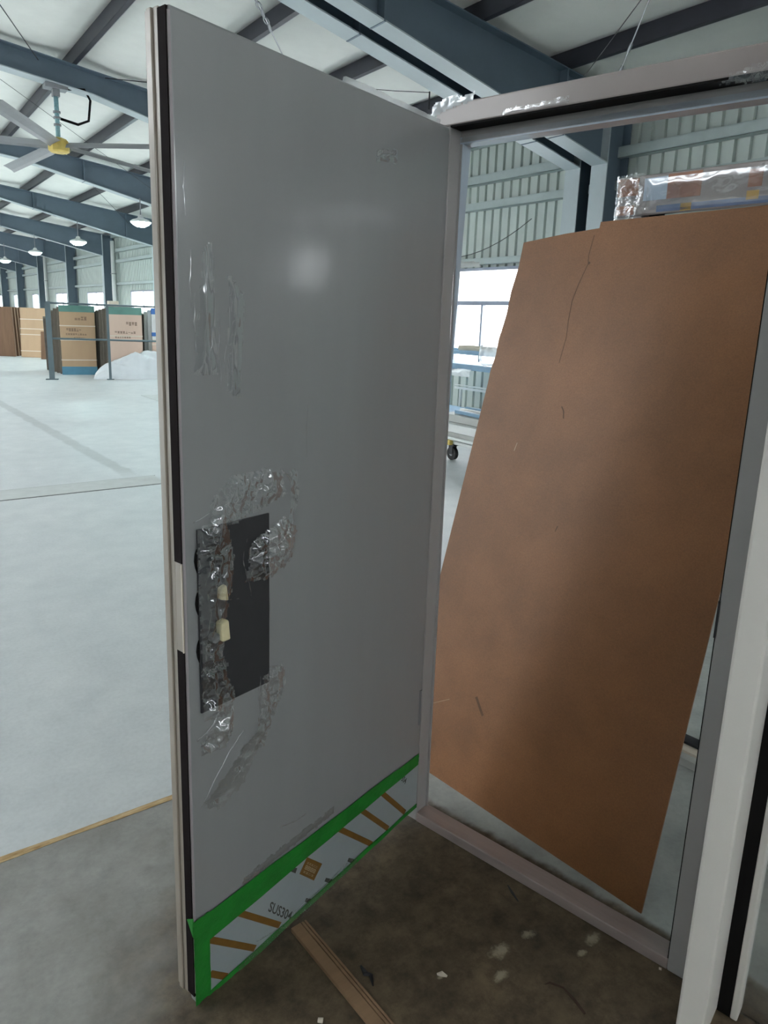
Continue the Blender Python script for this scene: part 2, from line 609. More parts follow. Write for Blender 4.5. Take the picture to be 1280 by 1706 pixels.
# windows given as sheet numbers: (first, last, sill, head)
K = lambda a: int(round((a - A0) / SW))
KA = lambda k: A0 + SW * k
wins = [(4, 5, 2.0, 2.62), (K(7.76), K(11.7), 0.87, 2.52)] + [(K(a1) - 3, K(a1), 0.95, 2.34) for a1 in (16.6, 22.9, 29.5, 36.1, 42.8, 49.9, 57.0, 63.8)]  # first one is unseen, added to make the door highlight
meshes = {}


def sheet(k, z0, z1):
    key = (round(z0, 3), round(z1, 3))
    if key not in meshes:
        meshes[key] = sheet_mesh(z0, z1)
    o = link('cladding_sheet', meshes[key], wall_r)
    o.location = (0, KA(k), 0)


for k in range(NSH + 1):
    hit = [w for w in wins if w[0] <= k < w[1]]
    if hit:
        sheet(k, 0.0, hit[0][2])
        sheet(k, hit[0][3], ZTOP)
    else:
        sheet(k, 0.0, ZTOP)


def wspans(z):
    """stretches of wall along a not interrupted by a window at height z"""
    sp, cur = [], A0
    for w in sorted(wins):
        if w[2] - .01 < z < w[3] + .01:
            sp.append((cur, KA(w[0])))
            cur = KA(w[1])
    sp.append((cur, A1))
    return sp


for zg, hh in ((4.52, 0.07), (3.93, 0.07), (3.51, 0.06), (2.62, 0.05)):
    MB().box(-0.14, -0.002, A0, A1, zg - hh, zg - hh + 0.008).box(-0.14, -0.132, A0, A1, zg - hh, zg + hh).box(-0.14, -0.002, A0, A1, zg + hh - 0.008, zg + hh).build('girt', M['girt'], wall_r)

for i, (k0, k1, zs, zh) in enumerate(sorted(wins)):
    a0, a1 = KA(k0), KA(k1)
    wn = struct(thing('window_%d' % (i + 1), hall(RW, a0), HY))
    L_ = a1 - a0
    f = MB()
    fw_ = 0.31 if zs == 2.0 else 0.05  # added window: wide stiles trim its highlight on the door
    f.box(-0.06, 0.04, 0, fw_, zs, zh).box(-0.06, 0.04, L_ - fw_, L_, zs, zh)
    f.box(-0.06, 0.04, 0, L_, zs, zs + 0.05).box(-0.06, 0.04, 0, L_, zh - 0.05, zh)
    f.build('window_frame', M['winframe'], wn)
    if zs < 0.9:
        zr = 1.93
        MB().box(-0.05, 0.03, .05, L_ - .05, zr - 0.035, zr + 0.035).build('transom', M['winframe'], wn)
        for ya, zb, wd in ((9.94 - a0, zs + .05, .05), (9.22 - a0, zs + .05, .022), (8.5 - a0, zs + .05, .022)):
            MB().box(-0.045, 0.025, ya - wd, ya + wd, zb, zr - .035).build('mullion', M['winframe'], wn)
        MB().box(-0.045, 0.025, 9.94 - a0 - .03, 9.94 - a0 + .03, zr + .035, zh - .05).build('mullion', M['winframe'], wn)
    elif zs < 2.0:
        MB().box(-0.045, 0.025, L_ / 2 - .02, L_ / 2 + .02, zs + .05, zh - .05).build('mullion', M['winframe'], wn)
    MB().box(0.0, 0.006, .05, L_ - .05, zs + .05, zh - .05).build('pane', M['glass'], wn)
    MB().box(-0.12, 0.0, -0.02, L_ + .02, zs - 0.03, zs).build('window_sill', M['girt'], wn)

# the side the camera does not see: opposite wall with window bands, end walls
wl = MB()
ZT = ZS(RL) + 0.25
wl.box(RL - .1, RL, A0, A1, 0, 1.0).box(RL - .1, RL, A0, A1, 1.9, ZT)
cuts = [(8.0 + 6.5 * k, 12.5 + 6.5 * k) for k in range(10)]
cur = A0
for c0, c1 in cuts:
    wl.box(RL - .1, RL, cur, min(c0, A1), 1.0, 1.9)
    cur = c1
wl.box(RL - .1, RL, cur, A1, 1.0, 1.9)
o = struct(wl.build('wall_left', M['wall']))
o.rotation_euler = (0, 0, HY)
# end wall behind the viewer: long unseen window band added to light the door, solid sill and head
zw0, zw1 = 3.0, 3.75
fw = MB()
fw.box(RL, RW, A0 - .1, A0, 0, zw0)
prof = [(RL, zw1), (RW, zw1), (RW, ZS(RW) + .2), (RIDGE, ZS(RIDGE) + .2), (RL, ZS(RL) + .2)]
fw.hexa([(r, A0, z) for r, z in prof], [(r, A0 - .1, z) for r, z in prof])
for r in [RL + (RW - RL) * k / 7 for k in range(8)]:
    fw.box(max(RL, r - .3), min(RW, r + .3), A0 - .1, A0, zw0, zw1)
o = struct(fw.build('wall_front', M['wall']))
o.rotation_euler = (0, 0, HY)
for nm, a in (('wall_back', A1),):
    b = MB()
    s = -1 if a == A0 else 1
    prof = [(RL, 0), (RW, 0), (RW, ZS(RW) + .2), (RIDGE, ZS(RIDGE) + .2), (RL, ZS(RL) + .2)]
    b.hexa([(r, a, z) for r, z in prof], [(r, a + .1 * s, z) for r, z in prof])
    o = struct(b.build(nm, M['wall']))
    o.rotation_euler = (0, 0, HY)

# ------------------------------------------------------------------ steel portal frames
def depth(r):
    return 0.33 if r < 3.2 else 0.33 + (r - 3.2) * 0.102


def portal(a, label, half=0.13):
    t = thing('portal_frame', hall(8.45, a), HY, label, 'steel frame', 'steel portal frames')
    X = 8.45
    RK = 8.2
    lo, hi = [], []
    rs = [RIDGE, 3.2, RK]
    w = 0.008
    # right rafter web (tapered)
    b = MB()
    pts = [(r - X, ZS(r) - depth(r)) for r in rs] + [(r - X, ZS(r)) for r in reversed(rs)]
    b.hexa([(x, -w, z) for x, z in pts], [(x, w, z) for x, z in pts])
    # knee panel between the flanges of the column
    b.box(RK - X, 8.66 - X, -w, w, ZS(RK) - depth(RK), ZS(8.66))
    b.build('rafter_web', M['steel'], t)
    b = MB()
    for r0, r1 in zip(rs[:-1], rs[1:]):
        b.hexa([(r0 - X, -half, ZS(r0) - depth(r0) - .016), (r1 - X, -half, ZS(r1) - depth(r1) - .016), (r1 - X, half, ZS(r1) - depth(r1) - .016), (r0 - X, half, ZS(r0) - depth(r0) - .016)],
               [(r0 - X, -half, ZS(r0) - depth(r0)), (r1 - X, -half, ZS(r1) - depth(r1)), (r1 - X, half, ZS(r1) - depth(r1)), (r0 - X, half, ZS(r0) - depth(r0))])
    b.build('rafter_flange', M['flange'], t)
    b = MB()
    r0, r1 = RIDGE, 8.66
    b.hexa([(r0 - X, -half, ZS(r0) - .014), (r1 - X, -half, ZS(r1) - .014), (r1 - X, half, ZS(r1) - .014), (r0 - X, half, ZS(r0) - .014)],
           [(r0 - X, -half, ZS(r0)), (r1 - X, -half, ZS(r1)), (r1 - X, half, ZS(r1)), (r0 - X, half, ZS(r0))])
    b.build('rafter_flange', M['steel'], t)
    for r in (4.54, 7.3):
        MB().box(r - X - .012, r - X + .012, -half - .0, half + .0, ZS(r) - depth(r) - .02, ZS(r) + .0).build('end_plate', M['steel'], t)
    # column
    zt = ZS(RK) - depth(RK)
    MB().box(RK - X + .016, 8.64 - X, -w, w, 0.02, zt).build('column_web', M['steel'], t)
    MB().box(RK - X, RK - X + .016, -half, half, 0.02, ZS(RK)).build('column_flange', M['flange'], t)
    MB().box(8.63 - X, 8.645 - X, -half, half, 0.02, ZS(8.66)).build('column_flange', M['steel'], t)
    MB().box(RK - X - .03, 8.67 - X, -half - .03, half + .03, 0.0, 0.02).build('base_plate', M['steel'], t)
    # the far half of the frame
    b = MB()
    ml = 2 * RIDGE
    rs2 = [RIDGE, ml - 3.2, ml - RK]
    dd = [depth(0), depth(3.2), depth(RK)]
    pts = [(r - X, ZS(r) - d) for r, d in zip(rs2, dd)] + [(r - X, ZS(r)) for r in reversed(rs2)]
    b.hexa([(x, -w, z) for x, z in pts], [(x, w, z) for x, z in pts])
    for (q0, d0), (q1, d1) in zip(list(zip(rs2, dd))[:-1], list(zip(rs2, dd))[1:]):
        b.hexa([(q0 - X, -half, ZS(q0) - d0 - .016), (q1 - X, -half, ZS(q1) - d1 - .016), (q1 - X, half, ZS(q1) - d1 - .016), (q0 - X, half, ZS(q0) - d0 - .016)],
               [(q0 - X, -half, ZS(q0) - d0), (q1 - X, -half, ZS(q1) - d1), (q1 - X, half, ZS(q1) - d1), (q0 - X, half, ZS(q0) - d0)])
    b.build('rafter', M['steel'], t)
    MB().box(ml - RK - X - .4, ml - RK - X, -half, half, 0.0, ZS(ml - RK) - .02).build('column', M['steel'], t)
    return t


FR = [(0.0, 'blue-grey steel frame overhead behind the viewer, out of the doorway'),
      (6.63, 'blue-grey steel frame of the close pair above the door header, the one on the right'),
      (7.08, 'blue-grey steel frame of the close pair above the door header, the one on the left'),
      (12.5, 'blue-grey steel frame that the yellow-hubbed fan hangs from'),
      (18.8, 'blue-grey steel frame just behind the fan, with the nearer hanging lamp'),
      (25.1, 'third blue-grey steel frame down the hall left of the door, bright lamp under it'),
      (31.6, 'fourth blue-grey steel frame down the hall, white pipe beside its column'),
      (38.3, 'fifth blue-grey steel frame down the hall left of the door'),
      (45.4, 'sixth blue-grey steel frame down the hall with a pale pipe at its column'),
      (52.5, 'seventh and farthest clearly seen blue-grey steel frame at left edge'),
      (59.0, 'eighth steel frame, deep in the hall behind the farthest columns')]
for a, lb in FR:
    portal(a, lb)

# rainwater pipes beside columns
for a, lb in ((31.0, 'pale grey downpipe beside the column above the pink carton'), (44.6, 'pale downpipe beside a far column above the tan carton stack')):
    t = thing('downpipe', hall(8.465, a), HY, lb, 'pipe', 'downpipes on the window wall')
    MB().tube([(0, 0, 0), (0, 0, 4.3)], 0.085, 10).build('pipe', M['whitem'], t, smooth=True)
    for z in (1.2, 3.0):
        MB().box(-.095, .092, -.095, .095, z, z + .03).build('pipe_clip', M['galv'], t)


# ------------------------------------------------------------------ rods, chains, cables under the roof
def rod(name, p0, p1, r, mat, label, cat, turn=None, group=None, sag=0.0):
    P0, P1 = Vector(p0), Vector(p1)
    t = thing(name, hall(*P0), HY, label, cat, group)
    d = P1 - P0
    pts = [d * (i / 8) + Vector((0, 0, -sag * 4 * (i / 8) * (1 - i / 8))) for i in range(9)]
    MB().tube(pts if sag else [(0, 0, 0), d], r, 6).build('wire', mat, t)
    for i, s in enumerate(turn or []):
        c, u = d * s, d.normalized()
        MB().tube([c - u * .11, c - u * .08, c + u * .08, c + u * .11], [.007, .018, .018, .007], 8).build('turnbuckle', M['galv'], t)
    return t


ZB = lambda r: 5.2 - 0.118 * r
# bracing rod with a row of links, left of the door top
t = rod('brace_rod', (3.40, 7.24, ZB(3.40)), (7.7, 12.4, ZB(7.7)), 0.008, M['galv'], 'thin brace rod with chain links hanging down over the door top', 'rod', group='roof brace rods')
d = (Vector((7.7, 12.4, ZB(7.7))) - Vector((3.40, 7.24, ZB(3.40))))
u = d.normalized()
side = u.cross(Vector((0, 0, 1))).normalized()
nrm_ = side.cross(u)
for k in range(5):
    c = u * (0.27 + 0.16 * k)
    ax = side if k % 2 else nrm_
    loop = [c + u * (0.085 * math.cos(q)) + ax * (0.026 * math.sin(q)) for q in [2 * math.pi * j / 12 for j in range(13)]]
    MB().tube(loop, 0.008, 6, caps=False).build('chain_link', M['galv'], t, smooth=True)
rod('brace_rod', (1.96, 0.35, ZB(1.96)), (8.02, 6.52, ZB(8.02)), 0.007, M['galv'], 'brace rod with turnbuckles above the door header', 'rod', (0.775, 0.835, 0.865), 'roof brace rods')
rod('cable', (3.16, 0.45, ZB(3.16)), (7.32, 6.50, ZB(7.32)), 0.0045, M['dark'], 'thin dark cable slanting beside the turnbuckle rod', 'cable')
rod('brace_rod', (1.0, 9.0, ZS(1.0) - .2), (2.45, 12.4, ZS(2.45) - .1), 0.007, M['dark'], 'thin dark brace rod above the fan, top left', 'rod', None, 'roof brace rods')
rod('brace_rod', (6.6, 8.9, ZS(6.6) - .2), (3.4, 12.4, ZS(3.4) - .04), 0.007, M['dark'], 'thin dark brace rod running from the fan frame to the door edge', 'rod', None, 'roof brace rods')
rod('brace_rod', (1.4, 12.6, ZS(1.4) - .22), (6.2, 18.7, ZS(6.2) - .3), 0.004, M['dark'], 'thin brace rod crossing behind the fan rod, sloping right', 'rod', None, 'roof brace rods')
rod('brace_rod', (4.4, 18.9, ZS(4.4) - .2), (7.4, 25.0, ZS(7.4) - .3), 0.005, M['dark'], 'thin brace rod behind the frame with the nearer lamp', 'rod', None, 'roof brace rods')
t = thing('conduit', hall(5.75, 7.26, 4.08), HY, 'thin dark conduit hanging from the steel frame just above the far door corner', 'conduit')
MB().tube([(0, 0, 0), (0, 0, .20)], 0.010, 6).build('drop_pipe', M['dark'], t)
MB().tube([(0, 0, .19), (-.5, 0, .11), (-.97, 0, .045)], 0.004, 6).build('wire', M['dark'], t)
rod('cable', (8.535, 8.1, 3.2), (8.535, 9.9, 2.7), 0.006, M['dark'], 'thin dark cable drooping across the corrugated wall', 'cable', sag=0.12)

# ------------------------------------------------------------------ ceiling fan
FZ = 4.036
t = thing('ceiling_fan', hall(2.685, 12.5, FZ), HY, 'large five-bladed grey ceiling fan with yellow hub on a pale rod', 'fan')
zm = ZS(2.685) - 0.33 - .016 - FZ
MB().box(-.16, .16, -.1, .1, zm - .06, zm).box(-.05, .05, -.05, .05, zm - .16, zm - .06).build('mount_bracket', M['galv'], t)
MB().tube([(0, 0, zm - .16), (0, 0, .1)], 0.034, 10).build('rod', M['rod'], t, smooth=True)
for z in (.28, .38, .46):
    MB().tube([(0, 0, z), (0, 0, z + .03)], 0.055, 10).build('clamp', M['galv'], t)
MB().lathe([(.05, .12), (.13, .09), (.155, .06), (.155, -.08), (.12, -.1)], seg=8).build('hub', M['yellow'], t)
MB().tube([(.17, 0, zm - .02), (.42, 0, zm + .02), (.5, 0, zm - .12), (.46, 0, zm - .42), (.3, 0, zm - .5), (.05, 0, zm - .46)], 0.02, 6).build('power_cable', M['black'], t, smooth=True)
for k in range(5):
    th = R(-8 + 72 * k)                       # measured from +a towards +r
    dx, dy = math.sin(th), math.cos(th)
    sx, sy = dy, -dx
    b = MB()
    prof = [(-.085, .045), (-.03, .05), (.05, .012), (.09, -.045), (.05, -.012), (-.03, .026)]
    l0, l1 = .16, 2.46
    b.hexa([(dx * l0 + sx * p * .9, dy * l0 + sy * p * .9, z) for p, z in prof], [(dx * l1 + sx * p, dy * l1 + sy * p, z - .05) for p, z in prof])
    b.build('blade', M['blade'], t, smooth=False)

# ------------------------------------------------------------------ pendant lamps
LAMPS = [(5.8, 18.62, 3.74, 'lit pendant lamp nearest the door edge', 1), (5.76, 24.92, 3.66, 'brightest lit pendant lamp, second from the door edge', 1),
         (5.65, 31.42, 3.66, 'small white pendant lamp third from the door edge', 0), (5.5, 37.8, 3.61, 'small white pendant lamp at the left edge of the picture', 0)]
for r, a, z, lb, on in LAMPS:
    t = thing('pendant_lamp', hall(r, a, z), HY, lb, 'lamp', 'high bay pendant lamps')
    MB().lathe([(.25, -.01), (.26, .01), (.2, .05), (.11, .08), (.07, .1), (.06, .15), (.02, .17)], seg=20).build('shade', M['whitem'], t, smooth=True)
    MB().lathe([(.02, -.12), (.1, -.11), (.18, -.07), (.235, -.02), (.235, -.008)], seg=20).build('lens', M['lamp'] if on else M['lampoff'], t, smooth=True)
    zt = ZS(r) - depth(r) + .02 - z
    MB().tube([(0, 0, .16), (0, 0, zt), (0, .08, zt)], 0.012, 6).build('hanger', M['galv'], t)

# ------------------------------------------------------------------ the open door and its frame
O_ = (0.1449, 2.0468, 0.0)
DY = R(-39.722)                 # local x = u (along the opening), local y = -n (away from the viewer)


def P3(u, n, z):
    return (u, -n, z)


def slab(poly, u0, u1):
    """prism of a (n, z) polygon between two u values"""
    return MB().hexa([P3(u0, n, z) for n, z in poly], [P3(u1, n, z) for n, z in poly])


door = thing('steel_door', O_, DY, 'open grey steel entrance door, film wrapped, with charcoal lock plate', 'door')
DW = 0.862
zb = lambda n: 0.07 - 0.072 * n / DW            # lower edge sags to the free side
zt = lambda n: 2.128 + 0.022 * n / DW
slab([(0.002, zb(0)), (DW, zb(DW)), (DW, zt(DW)), (0.002, zt(0))], -0.026, 0.0).build('leaf_panel', M['door'], door, bevel=0.006)
slab([(0.002, zb(0)), (DW - .03, zb(DW)), (DW - .03, zt(DW) - .003), (0.002, zt(0) - .003)], -0.07, -0.026).build('rear_panel', M['edge'], door)
# profiled free edge
zz0, zz1 = 0.012, 2.152
e = MB()
for u0, u1, n0, n1 in ((-.074, -.062, .8, DW + .001), (-.062, -.046, .8, DW + .006), (-.046, -.03, .8, DW + .002)):
    e.box(u0, u1, -n1, -n0, zz0, zz1)
e.build('edge_profile', M['edge'], door, bevel=0.002)
for z0, z1 in ((1.115, 2.147), (0.02, 0.915)):
    MB().box(-.0295, -.004, -(DW + .0035), -(DW - .02), z0, z1).build('seal_strip', M['seal'], door)
MB().box(-.0295, -.004, -(DW + .0025), -(DW - .02), .915, 1.115).build('lock_faceplate', M['edge'], door, label='beige lock faceplate')
MB().box(-.0065, -.0045, -(DW + .0045), -(DW), .915, 1.112).build('faceplate_edge', M['strap'], door)
MB().box(-.004, -.0008, -(DW + .001), -(DW - .004), .03, 2.14).build('face_edge', M['doorlip'], door)

# lock plate
lp = slab([(.637, .762), (.832, .762), (.832, 1.183), (.637, 1.183)], 0.0005, 0.006).build('lock_plate', M['plate'], door, bevel=0.0015, label='charcoal metal lock plate')
for z in (1.115, 1.02, .91):
    b = MB()
    b.tube([P3(.002, .832, z - .026), P3(.002, .834, z - .014), P3(.002, .8355, z), P3(.002, .834, z + .014), P3(.002, .832, z + .026)], [.001, .003, .0035, .003, .001], 8)
    b.build('edge_lug', M['black'], lp, smooth=True)
slab([(.768, .925), (.79, .925), (.792, .968), (.772, .972)], 0.006, 0.03).build('foam_plug', M['foam'], lp, bevel=0.004, label='cream foam plug')
slab([(.765, 1.012), (.788, 1.02), (.786, 1.045), (.77, 1.05)], 0.006, 0.022).build('foam_plug', M['foam'], lp, bevel=0.004, label='small cream foam plug')
MB().tube([P3(.006, .80, .935), P3(.02, .80, .935)], .011, 12).build('lock_cylinder', M['galv'], lp)
for z in (.862, .84):
    MB().tube([P3(.006, .772, z), P3(.0068, .772, z)], .006, 10).build('screw', M['dark'], lp)

# kick plate, tape, print
kp = slab([(.006, .07), (.826, .006), (.826, .175), (.006, .222)], 0.0005, 0.003).build('kick_plate', M['kick'], door, label='stainless kick plate under pale film')


def quad_on(poly, u, name, mat, parent, th=0.0006, **kw):
    return slab(poly, u, u + th).build(name, mat, parent, **kw)


def stripe(p, q, w=0.008):
    P, Q = Vector(p), Vector(q)
    d_ = (Q - P).normalized()
    s_ = Vector((-d_.y, d_.x)) * w
    quad_on([tuple(P - s_), tuple(Q - s_), tuple(Q + s_), tuple(P + s_)], 0.0031, 'printed_stripe', M['brownink'], kp)


for p, q in (((.74, .176), (.60, .034)), ((.824, .159), (.685, .026)), ((.824, .06), (.776, .012)), ((.386, .206), (.228, .054)), ((.289, .212), (.150, .062)), ((.191, .214), (.066, .072))):
    stripe(p, q)
for n, z in ((.497, .036), (.42, .05), (.559, .178), (.325, .055)):
    quad_on([(n + .012, z + .008), (n - .014, z - .018), (n - .02, z - .006), (n + .006, z + .016)], 0.0031, 'printed_mark', M['greyink'], kp)
em = quad_on([(.53, .148), (.475, .090), (.443, .124), (.502, .183)], 0.0031, 'printed_emblem', M['brownink'], kp, label='gold-brown printed square emblem with pale illegible lettering')
rn = random.Random(3)
E0, EX, EY = Vector((.53, .148)), Vector((-.055, -.058)), Vector((-.028, .035))
glyphs = MB()
for row, (y0, y1, n_) in enumerate(((.68, .78, 5), (.36, .6, 4), (.16, .26, 4))):
    for k in range(n_):
        x0 = .14 + .74 * k / n_
        wdt = .74 / n_ * .78
        def bar(xa, xb, ya, yb):
            pts = [E0 + EX * x + EY * y for x, y in ((xa, ya), (xb, ya), (xb, yb), (xa, yb))]
            glyphs.hexa([P3(.0038, p.x, p.y) for p in pts], [P3(.0041, p.x, p.y) for p in pts])
        hgt = y1 - y0
        bar(x0, x0 + wdt, y0, y0 + hgt * .2)
        bar(x0, x0 + wdt, y1 - hgt * .2, y1)
        if row == 1:
            bar(x0, x0 + wdt * .22, y0, y1)
            bar(x0 + wdt * .78, x0 + wdt, y0, y1)
            bar(x0, x0 + wdt, y0 + hgt * .42, y0 + hgt * .58)
        elif rn.random() < .6:
            bar(x0 + wdt * .4, x0 + wdt * .6, y0, y1)
glyphs.build('lettering', M['paleink'], kp)


def text_mesh(body, size):
    cu = bpy.data.curves.new('lettering', 'FONT')
    cu.body = body
    cu.size = size
    cu.resolution_u = 3
    cu.offset = size * 0.018
    ob = bpy.data.objects.new('lettering', cu)
    COL.objects.link(ob)
    dg = bpy.context.evaluated_depsgraph_get()
    me = bpy.data.meshes.new_from_object(ob.evaluated_get(dg))
    bpy.data.objects.remove(ob)
    bpy.data.curves.remove(cu)
    return me


me = text_mesh('SUS304', 0.030)
xs = [v.co.x for v in me.vertices]
sx = 0.118 / (max(xs) - min(xs))
B0, BX, BY = Vector((.642, .110)), Vector((-.66, -.75)), Vector((-.45, .9))
for v in me.vertices:
    q = B0 + BX * ((v.co.x - min(xs)) * sx) + BY * (v.co.y * 1.15)
    v.co = P3(.0038, q.x, q.y)
me.materials.append(M['greyink'])
link('lettering', me, kp, label='grey printed letters SUS304')
me = text_mesh('304', 0.026)
for v in me.vertices:
    q = Vector((.095, .205)) + Vector((-.66, -.75)) * v.co.x * .9 + Vector((-.45, .9)) * v.co.y
    v.co = P3(.0038, q.x, q.y)
me.materials.append(M['greyink'])
link('lettering', me, kp)


def ragged(pts, amp, n=8, seed=0):
    rr = random.Random(seed)
    out = []
    for (a, b), (c, d_) in zip(pts, pts[1:] + pts[:1]):
        for k in range(n):
            t_ = k / n
            j = amp if 0 < k else amp * .3
            out.append((a + (c - a) * t_ + rr.uniform(-j, j), b + (d_ - b) * t_ + rr.uniform(-j, j)))
    return out


quad_on(ragged([(.866, .236), (.006, .256), (.006, .216), (.83, .158), (.866, .155)], .002, 10, 1), 0.0036, 'masking_tape', M['tape'], door, label='green masking tape along top of kick plate')
quad_on(ragged([(.867, .24), (.824, .24), (.824, .004), (.867, .0)], .002, 8, 2), 0.0045, 'masking_tape', M['tape'], door, label='green masking tape down the free edge')
quad_on(ragged([(.826, .012), (.006, .074), (.006, .058), (.7, -.0), (.83, -.0)], .002, 12, 3), 0.0050, 'masking_tape', M['tape'], door, label='thin green masking tape along the bottom edge')
MB().hexa([P3(-.018, .868, .236), P3(.004, .867, .25), P3(.004, .867, .2)], [P3(-.018, .87, .236), P3(.004, .87, .25), P3(.004, .87, .2)]).build('tape_tab', M['tape'], door)


def inside(p, poly):
    c = False
    x, y = p
    for (x0, y0), (x1, y1) in zip(poly, poly[1:] + poly[:1]):
        if (y0 > y) != (y1 > y) and x < (x1 - x0) * (y - y0) / (y1 - y0) + x0:
            c = not c
    return c


def edge_d(p, poly):
    best = 9
    P = Vector(p)
    for a, b in zip(poly, poly[1:] + poly[:1]):
        A, B = Vector(a), Vector(b)
        ab = B - A
        t_ = max(0, min(1, (P - A).dot(ab) / max(ab.length_squared, 1e-9)))
        best = min(best, (A + ab * t_ - P).length)
    return best


def film(name, poly, base, amp, freq, mat, parent, conv, step=0.0045, seed=0.0, lift=0.0, vs_=1.0):
    """crumpled plastic film over a 2-D outline; conv(x, y, h) maps outline + height to 3-D"""
    xs = [p[0] for p in poly]
    ys = [p[1] for p in poly]
    x0, y0 = min(xs), min(ys)
    nx, ny = int((max(xs) - x0) / step) + 2, int((max(ys) - y0) / step) + 2
    idx, vs, fs = {}, [], []

    def vert(i, j):
        if (i, j) not in idx:
            x, y = x0 + i * step, y0 + j * step
            d_ = min(1.0, edge_d((x, y), poly) / 0.02)
            xx, y_ = x, y
            y = y * vs_
            v1 = 1 - abs(fbm(x * freq, y * freq, seed, 3))
            v2 = fbm(x * freq * .5 + 9, y * freq * .5, seed + 4, 2)
            v3 = 1 - abs(fbm(x * freq * 2.3, y * freq * 2.3, seed + 9, 2))
            h = base + amp * (0.55 * v1 + 0.5 * v2 + 0.25 * v3) * (0.25 + .75 * d_) + lift * (1 - d_)
            idx[(i, j)] = len(vs)
            vs.append(conv(xx, y_, max(h, base * .3)))
        return idx[(i, j)]

    for i in range(nx):
        for j in range(ny):
            c = (x0 + (i + .5) * step + .006 * fbm(i * .3, j * .3, seed, 2), y0 + (j + .5) * step + .006 * fbm(i * .3, j * .3, seed + 3, 2))
            if inside(c, poly):
                fs.append((vert(i, j), vert(i + 1, j), vert(i + 1, j + 1), vert(i, j + 1)))
    return MB().add(vs, fs).build(name, mat, parent, smooth=True)


DC = lambda n, z, h: P3(h, n, z)
film('plastic_film', [(.80, 1.17), (.70, 1.19), (.585, 1.22), (.60, 1.27), (.65, 1.29), (.745, 1.285), (.80, 1.24)], .003, .014, 30, M['film'], door, DC, seed=1, lift=.004)
film('plastic_film', [(.835, .75), (.84, 1.19), (.77, 1.21), (.745, 1.1), (.765, 1.0), (.78, .9), (.76, .8), (.78, .74)], .010, .022, 26, M['film'], door, DC, seed=2, lift=.004)
film('plastic_film', [(.715, 1.04), (.70, 1.13), (.60, 1.17), (.56, 1.13), (.585, 1.06), (.64, 1.03)], .009, .026, 34, M['film'], door, DC, seed=3, lift=.004)
film('plastic_film', [(.585, 1.12), (.565, 1.16), (.55, 1.22), (.556, 1.27), (.58, 1.28), (.575, 1.2)], .003, .012, 40, M['film'], door, DC, seed=4, lift=.006)
film('plastic_film', [(.775, .82), (.785, .74), (.842, .70), (.845, .67), (.78, .66), (.755, .70), (.75, .80)], .008, .028, 36, M['film'], door, DC, seed=5, lift=.006)
film('plastic_film', [(.66, .79), (.60, .80), (.588, .745), (.62, .68), (.66, .60), (.69, .60), (.67, .70)], .003, .016, 34, M['film'], door, DC, seed=6, lift=.005)
film('plastic_film', [(.836, .54), (.80, .56), (.72, .63), (.66, .66), (.68, .60), (.72, .54), (.79, .50)], .002, .012, 16, M['film'], door, DC, seed=7, lift=.008)
film('plastic_film', [(.83, 1.50), (.80, 1.74), (.78, 1.76), (.77, 1.5)], .001, .006, 60, M['film'], door, DC, seed=41, vs_=.12)
film('plastic_film', [(.745, 1.46), (.74, 1.70), (.70, 1.66), (.715, 1.45)], .001, .006, 60, M['film'], door, DC, seed=43, vs_=.12)
film('plastic_film', [(.30, 1.99), (.22, 2.0), (.22, 2.03), (.30, 2.015)], .001, .008, 30, M['film'], door, DC, seed=42, vs_=2)
# loose film along the tape seam and the kick plate's lower edge
film('plastic_film', [(.72, .265), (.40, .285), (.40, .262), (.72, .24)], .002, .008, 40, M['film'], door, DC, seed=9)
film('plastic_film', [(.74, .02), (.30, .055), (.30, .03), (.5, .006), (.74, .004)], .006, .012, 40, M['film'], door, DC, seed=10)

b = MB()
loop = []
for k in range(41):
    n = .42 - .37 * k / 40
    loop.append((n, zt(n) - .004, zt(n) + max(.002, (.004 + .009 * (1 - abs(k / 40 - .25)) * (.6 + .5 * fbm(n * 22, 3, 0, 2))) * min(1, (k + 1) / 2))))
for (n0, a0_, b0_), (n1, a1_, b1_) in zip(loop[:-1], loop[1:]):
    b.add([P3(.0008, n0, a0_), P3(.0008, n1, a1_), P3(.003 + .004 * fbm(n1 * 40, 1), n1, b1_), P3(.003 + .004 * fbm(n0 * 40, 1), n0, b0_)], [(0, 1, 2, 3)])
b.build('film_edge', M['filmw'], door, smooth=True)


def ridge(pts, r0, seed):
    q = []
    for (a, b) in zip(pts[:-1], pts[1:]):
        for k in range(5):
            t_ = k / 5
            q.append((a[0] + (b[0] - a[0]) * t_, a[1] + (b[1] - a[1]) * t_))
    q.append(pts[-1])
    P_, rr_ = [], []
    for k, (n, z) in enumerate(q):
        n += .004 * fbm(k * .5, seed, 0, 2)
        z += .004 * fbm(k * .5, seed + 5, 0, 2)
        P_.append(P3(.004 + .003 * abs(fbm(k * .7, seed + 9, 0, 2)), n, z))
        rr_.append(max(.0007, r0 * (.6 + fbm(k * .9, seed + 2, 0, 2))))
    MB().tube(P_, rr_, 6).build('film_ridge', M['film'], door, smooth=True)


